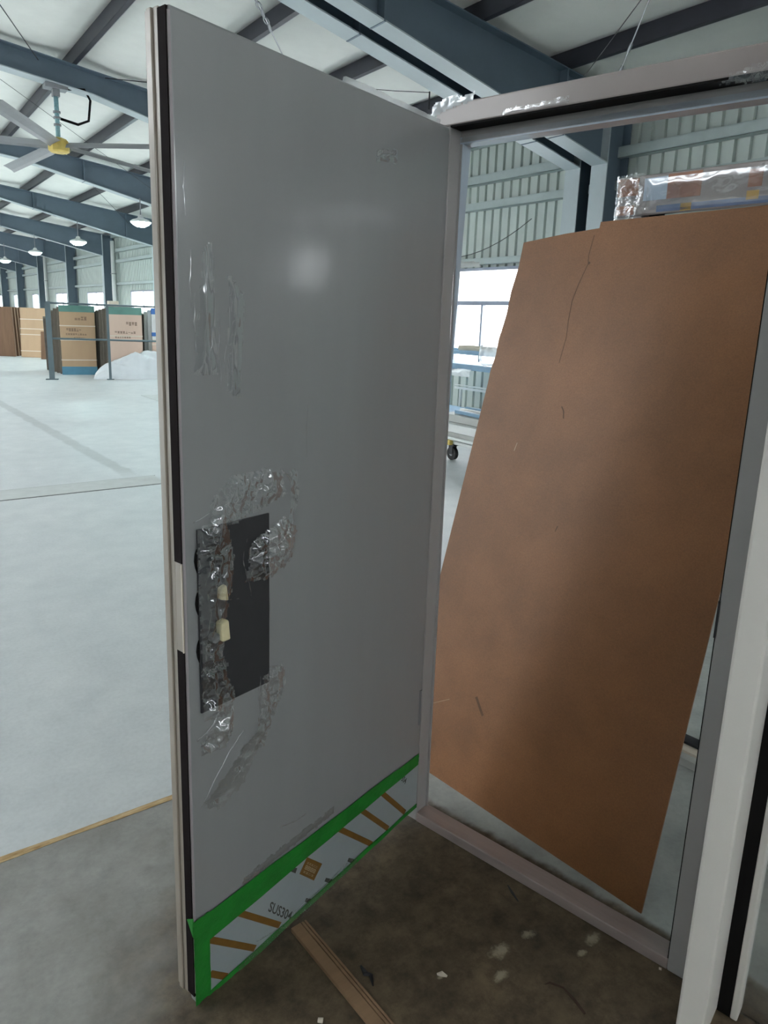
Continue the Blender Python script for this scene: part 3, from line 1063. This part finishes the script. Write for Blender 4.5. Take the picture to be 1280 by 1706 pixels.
ridge([(.60, 1.28), (.57, 1.25), (.558, 1.2), (.565, 1.14), (.60, 1.105), (.65, 1.09), (.70, 1.085)], .004, 1)
ridge([(.70, 1.14), (.715, 1.09), (.70, 1.04), (.69, 1.0)], .003, 2)
ridge([(.82, 1.16), (.80, 1.10), (.815, 1.05), (.80, .99), (.815, .93), (.82, .86), (.80, .80), (.77, .77)], .0035, 3)
ridge([(.77, 1.165), (.785, 1.11), (.81, 1.07)], .0025, 4)
ridge([(.76, .92), (.79, .86), (.815, .83)], .0022, 5)
ridge([(.665, .79), (.668, .73), (.665, .68), (.65, .65)], .0035, 6)
ridge([(.64, .80), (.60, .79), (.595, .745), (.62, .70), (.66, .67)], .003, 7)
ridge([(.838, .53), (.80, .58), (.755, .635), (.715, .67)], .0022, 8)
ridge([(.82, .525), (.76, .54), (.715, .58), (.70, .61)], .002, 9)
ridge([(.78, .76), (.80, .72), (.845, .70)], .004, 10)
ridge([(.77, 1.01), (.72, 1.0), (.66, 1.005)], .002, 11)
ridge([(.84, 1.20), (.76, 1.225), (.70, 1.24)], .002, 12)

for n, z0, z1 in ((.832, 1.62, 1.74), (.825, 1.55, 1.66), (.795, 1.52, 1.72), (.786, 1.50, 1.60), (.765, 1.48, 1.62), (.752, 1.50, 1.56), (.735, 1.46, 1.52), (.84, 1.80, 1.9), (.52, 1.30, 1.42)):
    ridge([(n, z0), (n + .003, (z0 + z1) / 2), (n - .001, z1)], .0016, n * 50)
ridge([(.60, .335), (.55, .325), (.51, .325)], .002, 21)
ridge([(.27, 2.005), (.235, 2.02)], .004, 22)
ridge([(.68, .045), (.60, .028), (.5, .045), (.42, .05), (.34, .06)], .003, 23)

# hinges hidden on the rear; hinge-side cover strip visible at the lower right corner
MB().box(-.02, .0, -.012, -.001, .1, 2.11).build('hinge_edge', M['door'], door, bevel=.002)
MB().tube([(-.002, -.008, .36), (-.002, -.008, .48)], .006, 10).build('hinge_pin', M['galv'], door)

fr = thing('door_frame', O_, DY, 'mauve-grey film-wrapped door frame holding the open door', 'door frame')
HB = 2.128
MB().box(-.05, .867, -.0, .05, HB + .003, 2.186).build('header', M['frame'], fr, bevel=.004)
MB().box(.0, .822, .0, .05, HB - .001, HB + .004).build('header_seal', M['black'], fr)
MB().box(-.0, .822, .05, .062, 2.098, HB + .003).build('header_stop', M['framedark'], fr)
MB().box(-.0, .822, .05, .0505, 2.098 - .004, 2.112).box(-.0, .822, .0495, .095, 2.094, 2.098).build('header_film', M['bluefilm'], fr)
MB().box(-.05, -.0, .002, .052, 0, HB + .003).build('hinge_jamb', M['framedark'], fr, bevel=.003)
MB().box(.0, .008, .05, .054, 0.0, 2.098).build('jamb_stop', M['framedark'], fr)
MB().hexa([(.008, .049, 1.45), (.0095, .049, 1.45), (.0095, .052, 1.45), (.008, .052, 1.45)], [(.008, .049, 2.094), (.0095, .049, 2.094), (.0095, .088, 2.094), (.008, .088, 2.094)]).build('film_strip', M['bluefilm'], fr)
MB().box(.822, .867, 0, .1, 0, HB + .003).build('strike_jamb', M['framedark'], fr, bevel=.003)
MB().box(.814, .822, .05, .1, 0.0, 2.098).build('jamb_stop', M['framedark'], fr)
MB().box(.8195, .822, .004, .05, 0.03, 2.12).build('jamb_seal', M['black'], fr)
MB().box(.8185, .823, -.002, .02, .93, 1.02).build('strike_plate', M['dark'], fr)
MB().box(.0, .822, 0, .062, 0, .032).build('threshold', M['sill'], fr, bevel=.003)
MB().box(.866, .8685, -.0022, .02, .01, 2.1).build('film_edge', M['filmw'], fr)
# crumpled film on the header
HC = lambda x, z, h: (x, -h, z)
film('plastic_film', [(.16, 2.134), (.34, 2.134), (.34, 2.15), (.16, 2.146)], .001, .004, 22, M['film'], fr, HC, seed=12)
film('plastic_film', [(.68, 2.12), (.76, 2.11), (.86, 2.135), (.74, 2.145)], .003, .012, 30, M['film'], fr, HC, seed=13, lift=.004)
TC = lambda x, z, h: (x, .012 - h, z)
film('plastic_film', [(-.075, 2.15), (-.02, 2.170), (.07, 2.182), (.07, 2.200), (.025, 2.197), (.022, 2.206), (-.02, 2.204), (-.025, 2.198), (-.06, 2.19), (-.065, 2.172)], .012, .010, 44, M['filmw'], fr, TC, seed=14)

# white glazed frame standing beside the strike jamb
wf = thing('white_door_frame', O_, DY, 'white painted frame post with black gasket at right edge', 'door frame')
MB().box(.893, .953, -.155, .02, 0, 2.2).build('stile', M['white'], wf, bevel=.006)
MB().box(.953, .983, -.028, .02, 0, 2.2).build('gasket', M['black'], wf)
MB().box(.983, .999, -.03, .02, 0, 2.2).build('glazing_bead', M['white'], wf, bevel=.003)
MB().box(.999, 1.8, 0.0, .006, .0, 2.2).build('glass_pane', M['glass'], wf)
MB().box(1.8, 1.86, -.03, .02, 0, 2.2).build('stile', M['white'], wf)
MB().box(.893, 1.86, -.03, .02, 2.2, 2.26).build('top_rail', M['white'], wf)

# ------------------------------------------------------------------ second frame, wrapped, behind the board
BY_ = R(-46.956)
B_ = (0.0825, 2.437, 0.0)
LEAN = R(15.5)
wfm = thing('wrapped_door_frame', B_, BY_, 'film-wrapped door frame with orange print behind the brown board', 'door frame')
OF = .575
MB().box(.375, 1.75, OF, OF + .1, 1.985, 2.112).build('header', M['wrapframe'], wfm, bevel=.006)
MB().box(.375, .47, OF, OF + .1, 0, 1.985).build('jamb', M['wrapframe'], wfm, bevel=.004)
MB().box(1.66, 1.75, OF, OF + .1, 0, 1.985).build('jamb', M['wrapframe'], wfm, bevel=.004)
MB().box(.47, .5, OF + .05, OF + .1, 0, 1.985).build('jamb_seal', M['black'], wfm)
MB().box(.5, 1.66, OF + .2, OF + .24, 0, .03).build('threshold', M['greybd'], wfm)
MB().box(.5, 1.66, OF + .24, OF + .285, 0, .04).build('threshold_bead', M['chip'], wfm)
MB().box(.5, 1.66, OF + .285, OF + .34, 0, .05).build('threshold_seal', M['dark'], wfm)
MB().box(.3, .5, OF + .1, OF + .34, 0, .02).box(1.66, 1.8, OF + .1, OF + .34, 0, .02).build('threshold_foot', M['greybd'], wfm)
for x0, x1, z0, z1, mm in ((.375, .45, 2.05, 2.105, 'orange'), (.375, .44, 1.99, 2.02, 'orange'), (.55, .66, 2.03, 2.105, 'orange'), (.80, .84, 2.04, 2.09, 'orange'), (.52, 1.6, 1.992, 2.012, 'blueprint'), (.60, .635, 1.99, 2.012, 'yellowprint'), (.80, .835, 2.005, 2.03, 'yellowprint'), (.47, .55, 2.03, 2.10, 'bluefilm')):
    MB().box(x0, x1, OF - .0015, OF - .0002, z0, z1).build('film_print', M[mm], wfm)
WC = lambda x, z, h: (x, OF - h, z)
film('plastic_film', [(.372, 1.95), (.372, 2.115), (.47, 2.118), (.49, 2.06), (.47, 1.95)], .003, .018, 26, M['film'], wfm, WC, seed=21)
film('plastic_film', [(.48, 2.0), (.48, 2.096), (1.5, 2.098), (1.5, 2.0)], .002, .002, 10, M['film'], wfm, WC, seed=22, step=.008)

# ------------------------------------------------------------------ the leaning brown board
sl, cl = math.sin(LEAN), math.cos(LEAN)


def bpt(u_, l, d_=0.0):
    return (u_, l * sl + d_ * cl, l * cl - d_ * sl)


left = [(.000, .0), (.008, .35), (.012, .74), (.016, 1.1), (.02, 1.45), (.018, 1.5), (.026, 1.56), (.022, 1.62), (.03, 1.72), (.026, 1.80), (.034, 1.9), (.03, 1.99)]
outl = [(1.011, 0.0), (1.005, 1.0), (.99, 2.062), (.865, 2.055), (.55, 2.05), (.338, 2.046), (.338, 2.024), (.2, 2.012)] + list(reversed(left))
bd = MB()
bd.hexa([bpt(x, l, 0.0) for x, l in outl], [bpt(x, l, 0.006) for x, l in outl])
board = bd.build('hardboard_sheet', M['board'])
board.location = B_
board.rotation_euler = (0, 0, BY_)
tag(board, 'large scuffed brown hardboard sheet leaning in the doorway', 'board')


def mark(pts, w, mat, name='scuff'):
    b = MB()
    for (p, q) in zip(pts[:-1], pts[1:]):
        P, Q = Vector(p), Vector(q)
        d_ = (Q - P).normalized()
        s_ = Vector((-d_.y, d_.x)) * w
        cs = [P - s_, Q - s_, Q + s_, P + s_]
        b.hexa([bpt(c.x, c.y, -.0003) for c in cs], [bpt(c.x, c.y, .002) for c in cs])
    b.build(name, mat, board)


M['scuffd'] = surf('dark_board_scuff', (104, 72, 47), 0.7, var=0.15, scale=40)
M['scuffl'] = surf('pale_board_scratch', (186, 152, 120), 0.7, var=0.1, scale=40)
mark([(.325, 2.0), (.322, 1.93), (.328, 1.9), (.31, 1.83), (.30, 1.77), (.304, 1.70), (.312, 1.64), (.308, 1.55)], .0012, M['scuffd'], 'crack')
mark([(.328, 1.905), (.334, 1.9)], .004, M['scuffd'])
mark([(.36, 1.40), (.372, 1.385), (.378, 1.36)], .002, M['scuffd'])
mark([(.30, .34), (.335, .30), (.345, .29)], .005, M['scuffd'])
mark([(.12, .24), (.19, .285)], .0008, M['scuffl'])
mark([(.21, 1.22), (.215, 1.25)], .0012, M['scuffl'])
mark([(.45, .98), (.455, 1.0)], .0015, M['scuffd'])

# ------------------------------------------------------------------ things on the floor near the door
rn = random.Random(11)


def uv_world(u_, n, z=0.0):
    c, s = math.cos(DY), math.sin(DY)
    return (O_[0] + u_ * c + n * s, O_[1] + u_ * s - n * c, z)


# wooden plank partly under the door
c0, c1 = Vector(uv_world(.02, .548)), Vector(uv_world(.40, .615))
dv = c1 - c0
pl = thing('wooden_plank', c0, math.atan2(dv.y, dv.x), 'flat brown wooden plank lying on the floor below the kick plate', 'plank')
MB().box(0, .95, -.024, .006, 0, .012).build('plank_face', M['wood'], pl, bevel=.001)
MB().box(0, .95, .0085, .0155, 0, .011).build('plank_strip', M['wood'], pl, bevel=.001)
MB().box(0, .95, .018, .024, 0, .011).build('plank_strip', M['wood'], pl, bevel=.001)
MB().box(0, .95, -.022, .022, 0, .006).build('plank_back', M['woodd'], pl)


def debris(name, pts, r, mat, label, cat='debris', flat=.5):
    P0 = Vector(uv_world(*pts[0]))
    q = [Vector(uv_world(*p)) - P0 for p in pts]
    b = MB()
    b.tube([v + Vector((0, 0, r[i] * flat if isinstance(r, list) else r * flat)) for i, v in enumerate(q)], r, 7)
    for i, v in enumerate(b.v):
        b.v[i] = (v[0], v[1], max(0.0, v[2] * flat))
    o = b.build(name, mat)
    o.location = P0
    tag(o, label, cat)


debris('stick', [(.37, .033), (.395, .05), (.423, .065)], [.002, .0045, .002], M['dark'], 'thin dark stick on the dirty floor near the threshold')
debris('paint_flake', [(.225, .522), (.25, .532), (.262, .525), (.285, .543)], [.003, .008, .006, .002], M['dark'], 'black flake on the floor right of the wooden plank')
debris('pebble', [(.246, .697), (.256, .69)], [.006, .007], M['chip'], 'small white pebble on the floor left of the plank')
debris('pebble', [(.806, -.03 + .04), (.812, .008)], [.004, .004], M['chip'], 'tiny white chip on the floor by the strike jamb foot')
debris('wood_chip', [(.385, .41), (.394, .402), (.408, .398)], [.003, .008, .003], M['chip'], 'pale chip on the brown floor right of the black flake')
debris('twig', [(.605, .25), (.612, .238), (.644, .228), (.68, .24), (.715, .257)], [.001, .003, .003, .004, .003], M['woodd'], 'curved dark scrap on the floor before the strike jamb')

# worn joint strip, drain cover, floor plate
tr = MB()
nseg = 60
vs, fs = [], []
for i in range(nseg + 1):
    r_ = -8 + 9.3 * i / nseg
    w = .011 + .006 * fbm(r_ * 4, 1.0)
    vs += [(r_, 2.12 - w, .0015), (r_, 2.12 + w + .004 * fbm(r_ * 9, 4), .0015), (r_, 2.12 - w, -.001), (r_, 2.12 + w, -.001)]
for i in range(nseg):
    a = 4 * i
    fs += [(a, a + 1, a + 5, a + 4), (a, a + 4, a + 6, a + 2), (a + 1, a + 3, a + 7, a + 5)]
o = struct(tr.add(vs, fs).build('trim_1', M['tapeline']))
o.rotation_euler = (0, 0, HY)
dc = thing('drain_cover', hall(2.2, 6.6), HY, 'flush pale drain channel cover across the bright floor', 'drain cover')
MB().box(-1.45, 0, 0, .36, -.003, .004).build('cover_plate', M['drain'], dc, bevel=.001)
MB().box(-3.0, -1.46, 0, .36, -.003, .004).build('cover_plate', M['drain'], dc, bevel=.001)
MB().box(-4.6, -3.01, 0, .36, -.003, .004).build('cover_plate', M['drain'], dc, bevel=.001)
MB().box(-4.6, .015, -.015, -.004, -.003, .0015).box(-4.6, .015, .364, .374, -.003, .0015).build('cover_gap', M['dark'], dc)
o = MB().box(0, 1.2, -1.2, 0, 0, .006).build('floor_plate', M['drain'])
o.location = hall(4.2, 13.88)
o.rotation_euler = (0, 0, HY)
tag(o, 'thin pale plate lying flat on the floor beside the door edge', 'plate')

# ------------------------------------------------------------------ stacks of cartoned panels down the hall
def carton(r, a, yaw, w, h, th, lean, mat, label, group, name='carton', top=None, bottom=None, straps=(), prints=(), taps=None):
    t = thing(name, hall(r, a), HY + yaw, label, 'carton', group)
    sl_, cl_ = math.sin(lean), math.cos(lean)

    def q(x, d_, l):
        return (x, d_ * cl_ - l * sl_, l * cl_ + d_ * sl_)

    def bx(x0, x1, d0, d1, l0, l1):
        return MB().hexa([q(x0, d0, l0), q(x1, d0, l0), q(x1, d1, l0), q(x0, d1, l0)], [q(x0, d0, l1), q(x1, d0, l1), q(x1, d1, l1), q(x0, d1, l1)])
    bx(0, w, 0, th, 0, h).build('carton_body', mat, t, bevel=.008)
    if top:
        bx(-.006, w + .006, -.006, th + .006, h - top[1], h + .005).build('top_wrap', M[top[0]], t)
    if bottom:
        bx(-.006, w + .006, -.006, th + .006, 0.002, bottom[1]).build('bottom_wrap', M[bottom[0]], t)
    for s_ in straps:
        bx(-.008, w + .008, -.008, th + .008, s_ - .012, s_ + .012).build('strap', M['strap'], t)
    for (x0, x1, l0, l1, n_) in prints:
        b = MB()
        rr = random.Random(int(l0 * 100))
        for k in range(n_):
            xa = x0 + (x1 - x0) * k / n_
            wd_ = (x1 - x0) / n_ * .8
            for (ya, yb) in ((0, .22), (.4, .6), (.78, 1)):
                if rr.random() < .85:
                    p0, p1 = l0 + (l1 - l0) * ya, l0 + (l1 - l0) * yb
                    b.hexa([q(xa, -.003, p0), q(xa + wd_, -.003, p0), q(xa + wd_, .001, p0), q(xa, .001, p0)], [q(xa, -.003, p1), q(xa + wd_, -.003, p1), q(xa + wd_, .001, p1), q(xa, .001, p1)])
            if rr.random() < .8:
                xm = xa + wd_ * .4
                b.hexa([q(xm, -.003, l0), q(xm + wd_ * .2, -.003, l0), q(xm + wd_ * .2, .001, l0), q(xm, .001, l0)], [q(xm, -.003, l1), q(xm + wd_ * .2, -.003, l1), q(xm + wd_ * .2, .001, l1), q(xm, .001, l1)])
        b.build('printed_text', M['print'], t)
    return t


YW = R(-12)
carton(3.80, 18.75, YW, .79, 1.66, .09, R(0), M['card'], 'printed tan carton with teal top and blue base, front of its stack', 'cartons in the left printed stack', top=('teal', .15), bottom=('blue', .2), straps=(1.18, .84, .36),
       prints=((.34, .62, 1.32, 1.40, 4), (.14, .48, 1.05, 1.12, 6), (.12, .6, .96, 1.0, 9), (.3, .56, .89, .91, 7)))
ORD = ['nearest', 'second', 'third', 'fourth', 'fifth', 'sixth']
for k in range(5):
    carton(3.80 - .018 * k, 18.75 + .25 + .31 * k, YW, .78, 1.62 - .02 * k, .09, R(4 + 6.5 * k), M['cardg'], 'grey-brown carton leaning in the stack behind the blue-based carton, %s from its front' % ORD[k], 'grey-brown cartons leaning in the left stack')
carton(4.66, 17.72, YW, .76, 1.66, .09, R(0), M['cardp'], 'printed pinkish carton with pale teal top behind the white sheet', 'cartons in the right printed stack', top=('teal', .17), straps=(.99, .88),
       prints=((.4, .66, 1.24, 1.32, 4), (.14, .62, 1.05, 1.10, 8), (.14, .5, .94, .98, 7)))
for k in range(5):
    carton(4.665, 17.72 + .25 + .31 * k, YW, .76, 1.64 - .02 * k, .09, R(4 + 2 * k), M['cardg'], 'grey-brown carton leaning behind the pinkish printed carton, %s from its front' % ORD[k], 'grey-brown cartons leaning in the right stack')
t = carton(5.62, 17.5, YW, .8, 1.66, .09, R(0), M['whitem'], 'white carton with blue and pink bands half hidden by the door edge', 'cartons beside the door edge', straps=(.8,), top=('strong', .14))
MB().box(-.004, .81, -.005, .095, 1.0, 1.09).build('blue_band', M['strong'], t)
MB().box(-.003, .80, -.004, .09, .62, .92).build('pink_band', M['cardp'], t)
for k in range(3):
    carton(5.60, 17.5 + .27 + .31 * k, YW, .8, 1.62 - .02 * k, .1, R(4 + 6.5 * k), M['whitem'] if k < 2 else M['cardg'], 'pale carton leaning behind the blue-banded white carton, %s from its front' % ORD[k], 'pale cartons leaning beside the door edge')
# farther row at the left edge
carton(3.98, 25.6, R(-40), .98, 1.56, .1, R(-4), M['card'], 'plain tan strapped carton at far left, facing the aisle', 'far left cartons', straps=(1.2, .9, .72, .2), top=None)
for k in range(6):
    carton(3.00 + .105 * k, 26.3 + .2 * k, R(-30), .98 + .02 * k, 1.56, .1, R(3 + 1.5 * k), M['cardd'], 'dark brown carton leaning in the row at the left edge, %s from its front' % ORD[k], 'dark brown cartons at the left edge')
carton(4.35, 24.45, R(-30), .26, .86, .12, R(-8), M['cardd'], 'short reddish brown carton behind the fence post', 'short cartons')
# small boxes lying on top of the pink stack
o = MB().box(0, .22, 0, .2, 0, .13).build('small_box', M['chip'], None, bevel=.006)
o.location = hall(4.72, 17.76, 1.668)
o.rotation_euler = (0, 0, HY)
tag(o, 'small beige box resting on top of the pinkish carton', 'box')

# fence
fn = thing('barrier_fence', hall(3.33, 17.56), HY + math.atan2(-.3, 1.2), 'grey-green steel tube barrier in front of the carton stacks', 'fence')
MB().box(-.055, .055, -.05, .05, 0, 1.73).build('post', M['fence'], fn)
MB().box(-.13, .13, -.1, .1, 0, .015).build('base_plate', M['fence'], fn)
for x in (1.24, 2.5):
    MB().box(x - .028, x + .028, -.025, .025, 0, 1.7).build('post', M['fence'], fn)
    MB().box(x - .08, x + .08, -.07, .07, 0, .012).build('base_plate', M['fence'], fn)
MB().tube([(0, 0, 1.70), (2.5, 0, 1.69)], .022, 8).build('rail', M['fence'], fn)
MB().tube([(0, 0, .92), (2.5, 0, .90)], .022, 8).build('rail', M['fence'], fn)

# heap of white sheeting
b = MB()
nx, ny = 48, 26
vs, fs = [], []
for i in range(nx + 1):
    for j in range(ny + 1):
        x, y = 2.3 * i / nx, .33 * j / ny
        ex = min(1, x / 1.0) ** .6
        ey = min(1, (.02 + j / ny) / .8) ** .7
        h = .62 * ex * ey * (0.9 + .2 * fbm(x * 1.2, y * 1.5, 3, 2))
        h += .09 * abs(math.sin(x * 5 + y * 14 + 2 * fbm(x, y, 1, 2))) * ex * ey
        edge_ = i in (0, nx) or j in (0, ny)
        h += .10 * fbm(x * 3.2, y * 7, 7, 3) * ex * min(1, j / ny * 2)
        vs.append((x, y + (.035 * fbm(x * 5, .3 * j / ny, 2, 3) if j < ny else 0), 0.0 if edge_ else max(.004, h)))
for i in range(nx):
    for j in range(ny):
        p = i * (ny + 1) + j
        fs.append((p, p + ny + 1, p + ny + 2, p + 1))
hp = b.add(vs, fs).build('plastic_sheet_heap', M['sheetw'], None, smooth=True)
hp.location = hall(4.20, 17.43)
hp.rotation_euler = (0, 0, HY + R(-13))
tag(hp, 'heap of white plastic sheeting on the floor behind the barrier', 'plastic sheet')

# ------------------------------------------------------------------ between door and board: rack, trolley
rk = thing('storage_rack', hall(7.5, 9.3), HY, 'light blue storage rack in front of the bright window', 'rack')
# local x = r, local y = a
for y in (-2.6, .05):
    for x in (0, .6):
        MB().box(x - .03, x + .03, y - .04, y + .04, 0, 1.3).build('upright', M['rackblue'], rk)
for z, h_ in ((1.115, .055), (.885, .085), (.12, .07)):
    for x in (-.04, .6):
        MB().box(x - .02, x + .02, -2.6, .05, z, z + h_).build('beam', M['rackblue'], rk)
MB().box(-.02, .58, -2.6, .05, .96, .972).build('shelf', M['rackblue'], rk)
MB().box(-.02, .58, -2.6, .05, .18, .192).build('shelf', M['rackblue'], rk)
RC = lambda y, z, h: (-.066 - h, y, z)
t = MB().tube([(0, 0, 0), (0, -.25, .008), (0, -1.6, .0)], .042, 12).build('card_tube', M['beige'], None, smooth=True)
t.location = hall(7.52, 8.45, 1.212)
t.rotation_euler = (0, 0, HY)
tag(t, 'beige cardboard tube lying across the upper rack beam', 'tube')
sh = film('plastic_sheet', [(-.9, .78), (-.1, .80), (-.02, .87), (-.5, .885), (-.95, .90)], .004, .03, 9, M['filmw'], None, lambda y, z, h: (-h, y, z), step=.02, seed=31)
sh.location = hall(7.43, 9.0)
sh.rotation_euler = (0, 0, HY)
tag(sh, 'torn milky plastic draped over the lower blue rack beam', 'plastic sheet')
sh = film('plastic_bag', [(-.02, 1.0), (.06, 1.1), (.05, 1.3), (.0, 1.5), (-.12, 1.58), (-.35, 1.5), (-.35, 1.05)], .02, .12, 5, M['filmw'], None, lambda y, z, h: (-h, y, z), step=.02, seed=33, lift=-.02)
sh.location = hall(7.3, 7.63, -.02)
sh.rotation_euler = (0, 0, HY)
tag(sh, 'crumpled milky plastic bag at the edge of the brown board', 'plastic bag')
sh = film('plastic_sheet', [(-.75, 2.53), (-.7, 2.6), (-.2, 2.64), (.05, 2.68), (.1, 2.56), (0, 2.52)], .01, .05, 8, M['greybd'], None, lambda y, z, h: (-h, y, z), step=.02, seed=35)
sh.location = hall(8.54, 9.9)
sh.rotation_euler = (0, 0, HY)
tag(sh, 'crumpled grey sheet tucked on the ledge above the window', 'plastic sheet')
o = MB().box(-.02, .02, -1.9, .0, .0, .04).box(-.02, .02, -1.9, .0, .06, .075).build('white_rail', M['whitem'])
o.location = hall(8.4, 9.5, .45)
o.rotation_euler = (0, 0, HY)
for y in (-1.7, -.15):
    MB().box(-.02, .02, y - .02, y + .02, -.45, .0).build('leg', M['whitem'], o)
tag(o, 'low white tube rail standing against the cladding under the window', 'rail')

tl = thing('flat_trolley', hall(5.49, 6.25), HY, 'white flat trolley on black casters behind the board edge', 'trolley')
MB().box(.0, 1.0, -1.6, .12, .20, .235).build('deck', M['whitem'], tl, bevel=.004)
MB().tube([(-.03, .3, .27), (-.03, -1.6, .27)], .02, 8).build('side_tube', M['whitem'], tl, smooth=True)
for x, y in ((.05, 0), (.95, 0), (.05, -1.5), (.95, -1.5)):
    c = MB()
    c.tube([(x - .024, y, .078), (x + .024, y, .078)], .078, 18)
    w_ = c.build('caster', M['tyre'], tl, smooth=False)
    MB().tube([(x - .027, y, .078), (x + .027, y, .078)], .03, 12).build('wheel_hub', M['galv'], w_)
    MB().box(x - .034, x - .028, y - .03, y + .04, .07, .18).box(x + .028, x + .034, y - .03, y + .04, .07, .18).box(x - .04, x + .04, y - .05, y + .05, .175, .20).build('caster_fork', M['dark'], w_)
MB().box(-.06, -.002, -.06, .06, .19, .25).build('corner_block', M['yellow'], tl, bevel=.01)
ITEMS = [(.02, .5, .43, .236, .10, 'greybd', 'pale grey profile bundle on the trolley, lowest layer'), (.0, .44, .38, .338, .10, 'whitem', 'white boxed profile on the trolley, second layer'),
         (.1, .52, .5, .44, .09, 'greybd', 'pale grey profile on the trolley, third layer')]
for x0, y1, wdt, z, h_, mt_, lb in ITEMS:
    o = MB().box(0, wdt, -1.7, 0, 0, h_ - .004).build('profile_bundle', M[mt_], None, bevel=.004)
    o.location = hall(5.49 + x0, 6.25 + y1 - .2, z)
    o.rotation_euler = (0, 0, HY)
    tag(o, lb, 'profile')
for k, (x0, mt_, lb) in enumerate(((.05, 'rackblue', 'light blue steel bar on the trolley load, front one'), (.22, 'whitem', 'white steel bar on the trolley load, middle one'), (.4, 'rackblue', 'light blue steel bar on the trolley load, rear one'))):
    o = MB().box(0, .05, -1.6, .1 * k, 0, .04).build('steel_bar', M[mt_], None, bevel=.002)
    o.location = hall(5.62 + x0, 6.4, .532)
    o.rotation_euler = (0, 0, HY + R(-3 + 2 * k))
    tag(o, lb, 'bar')
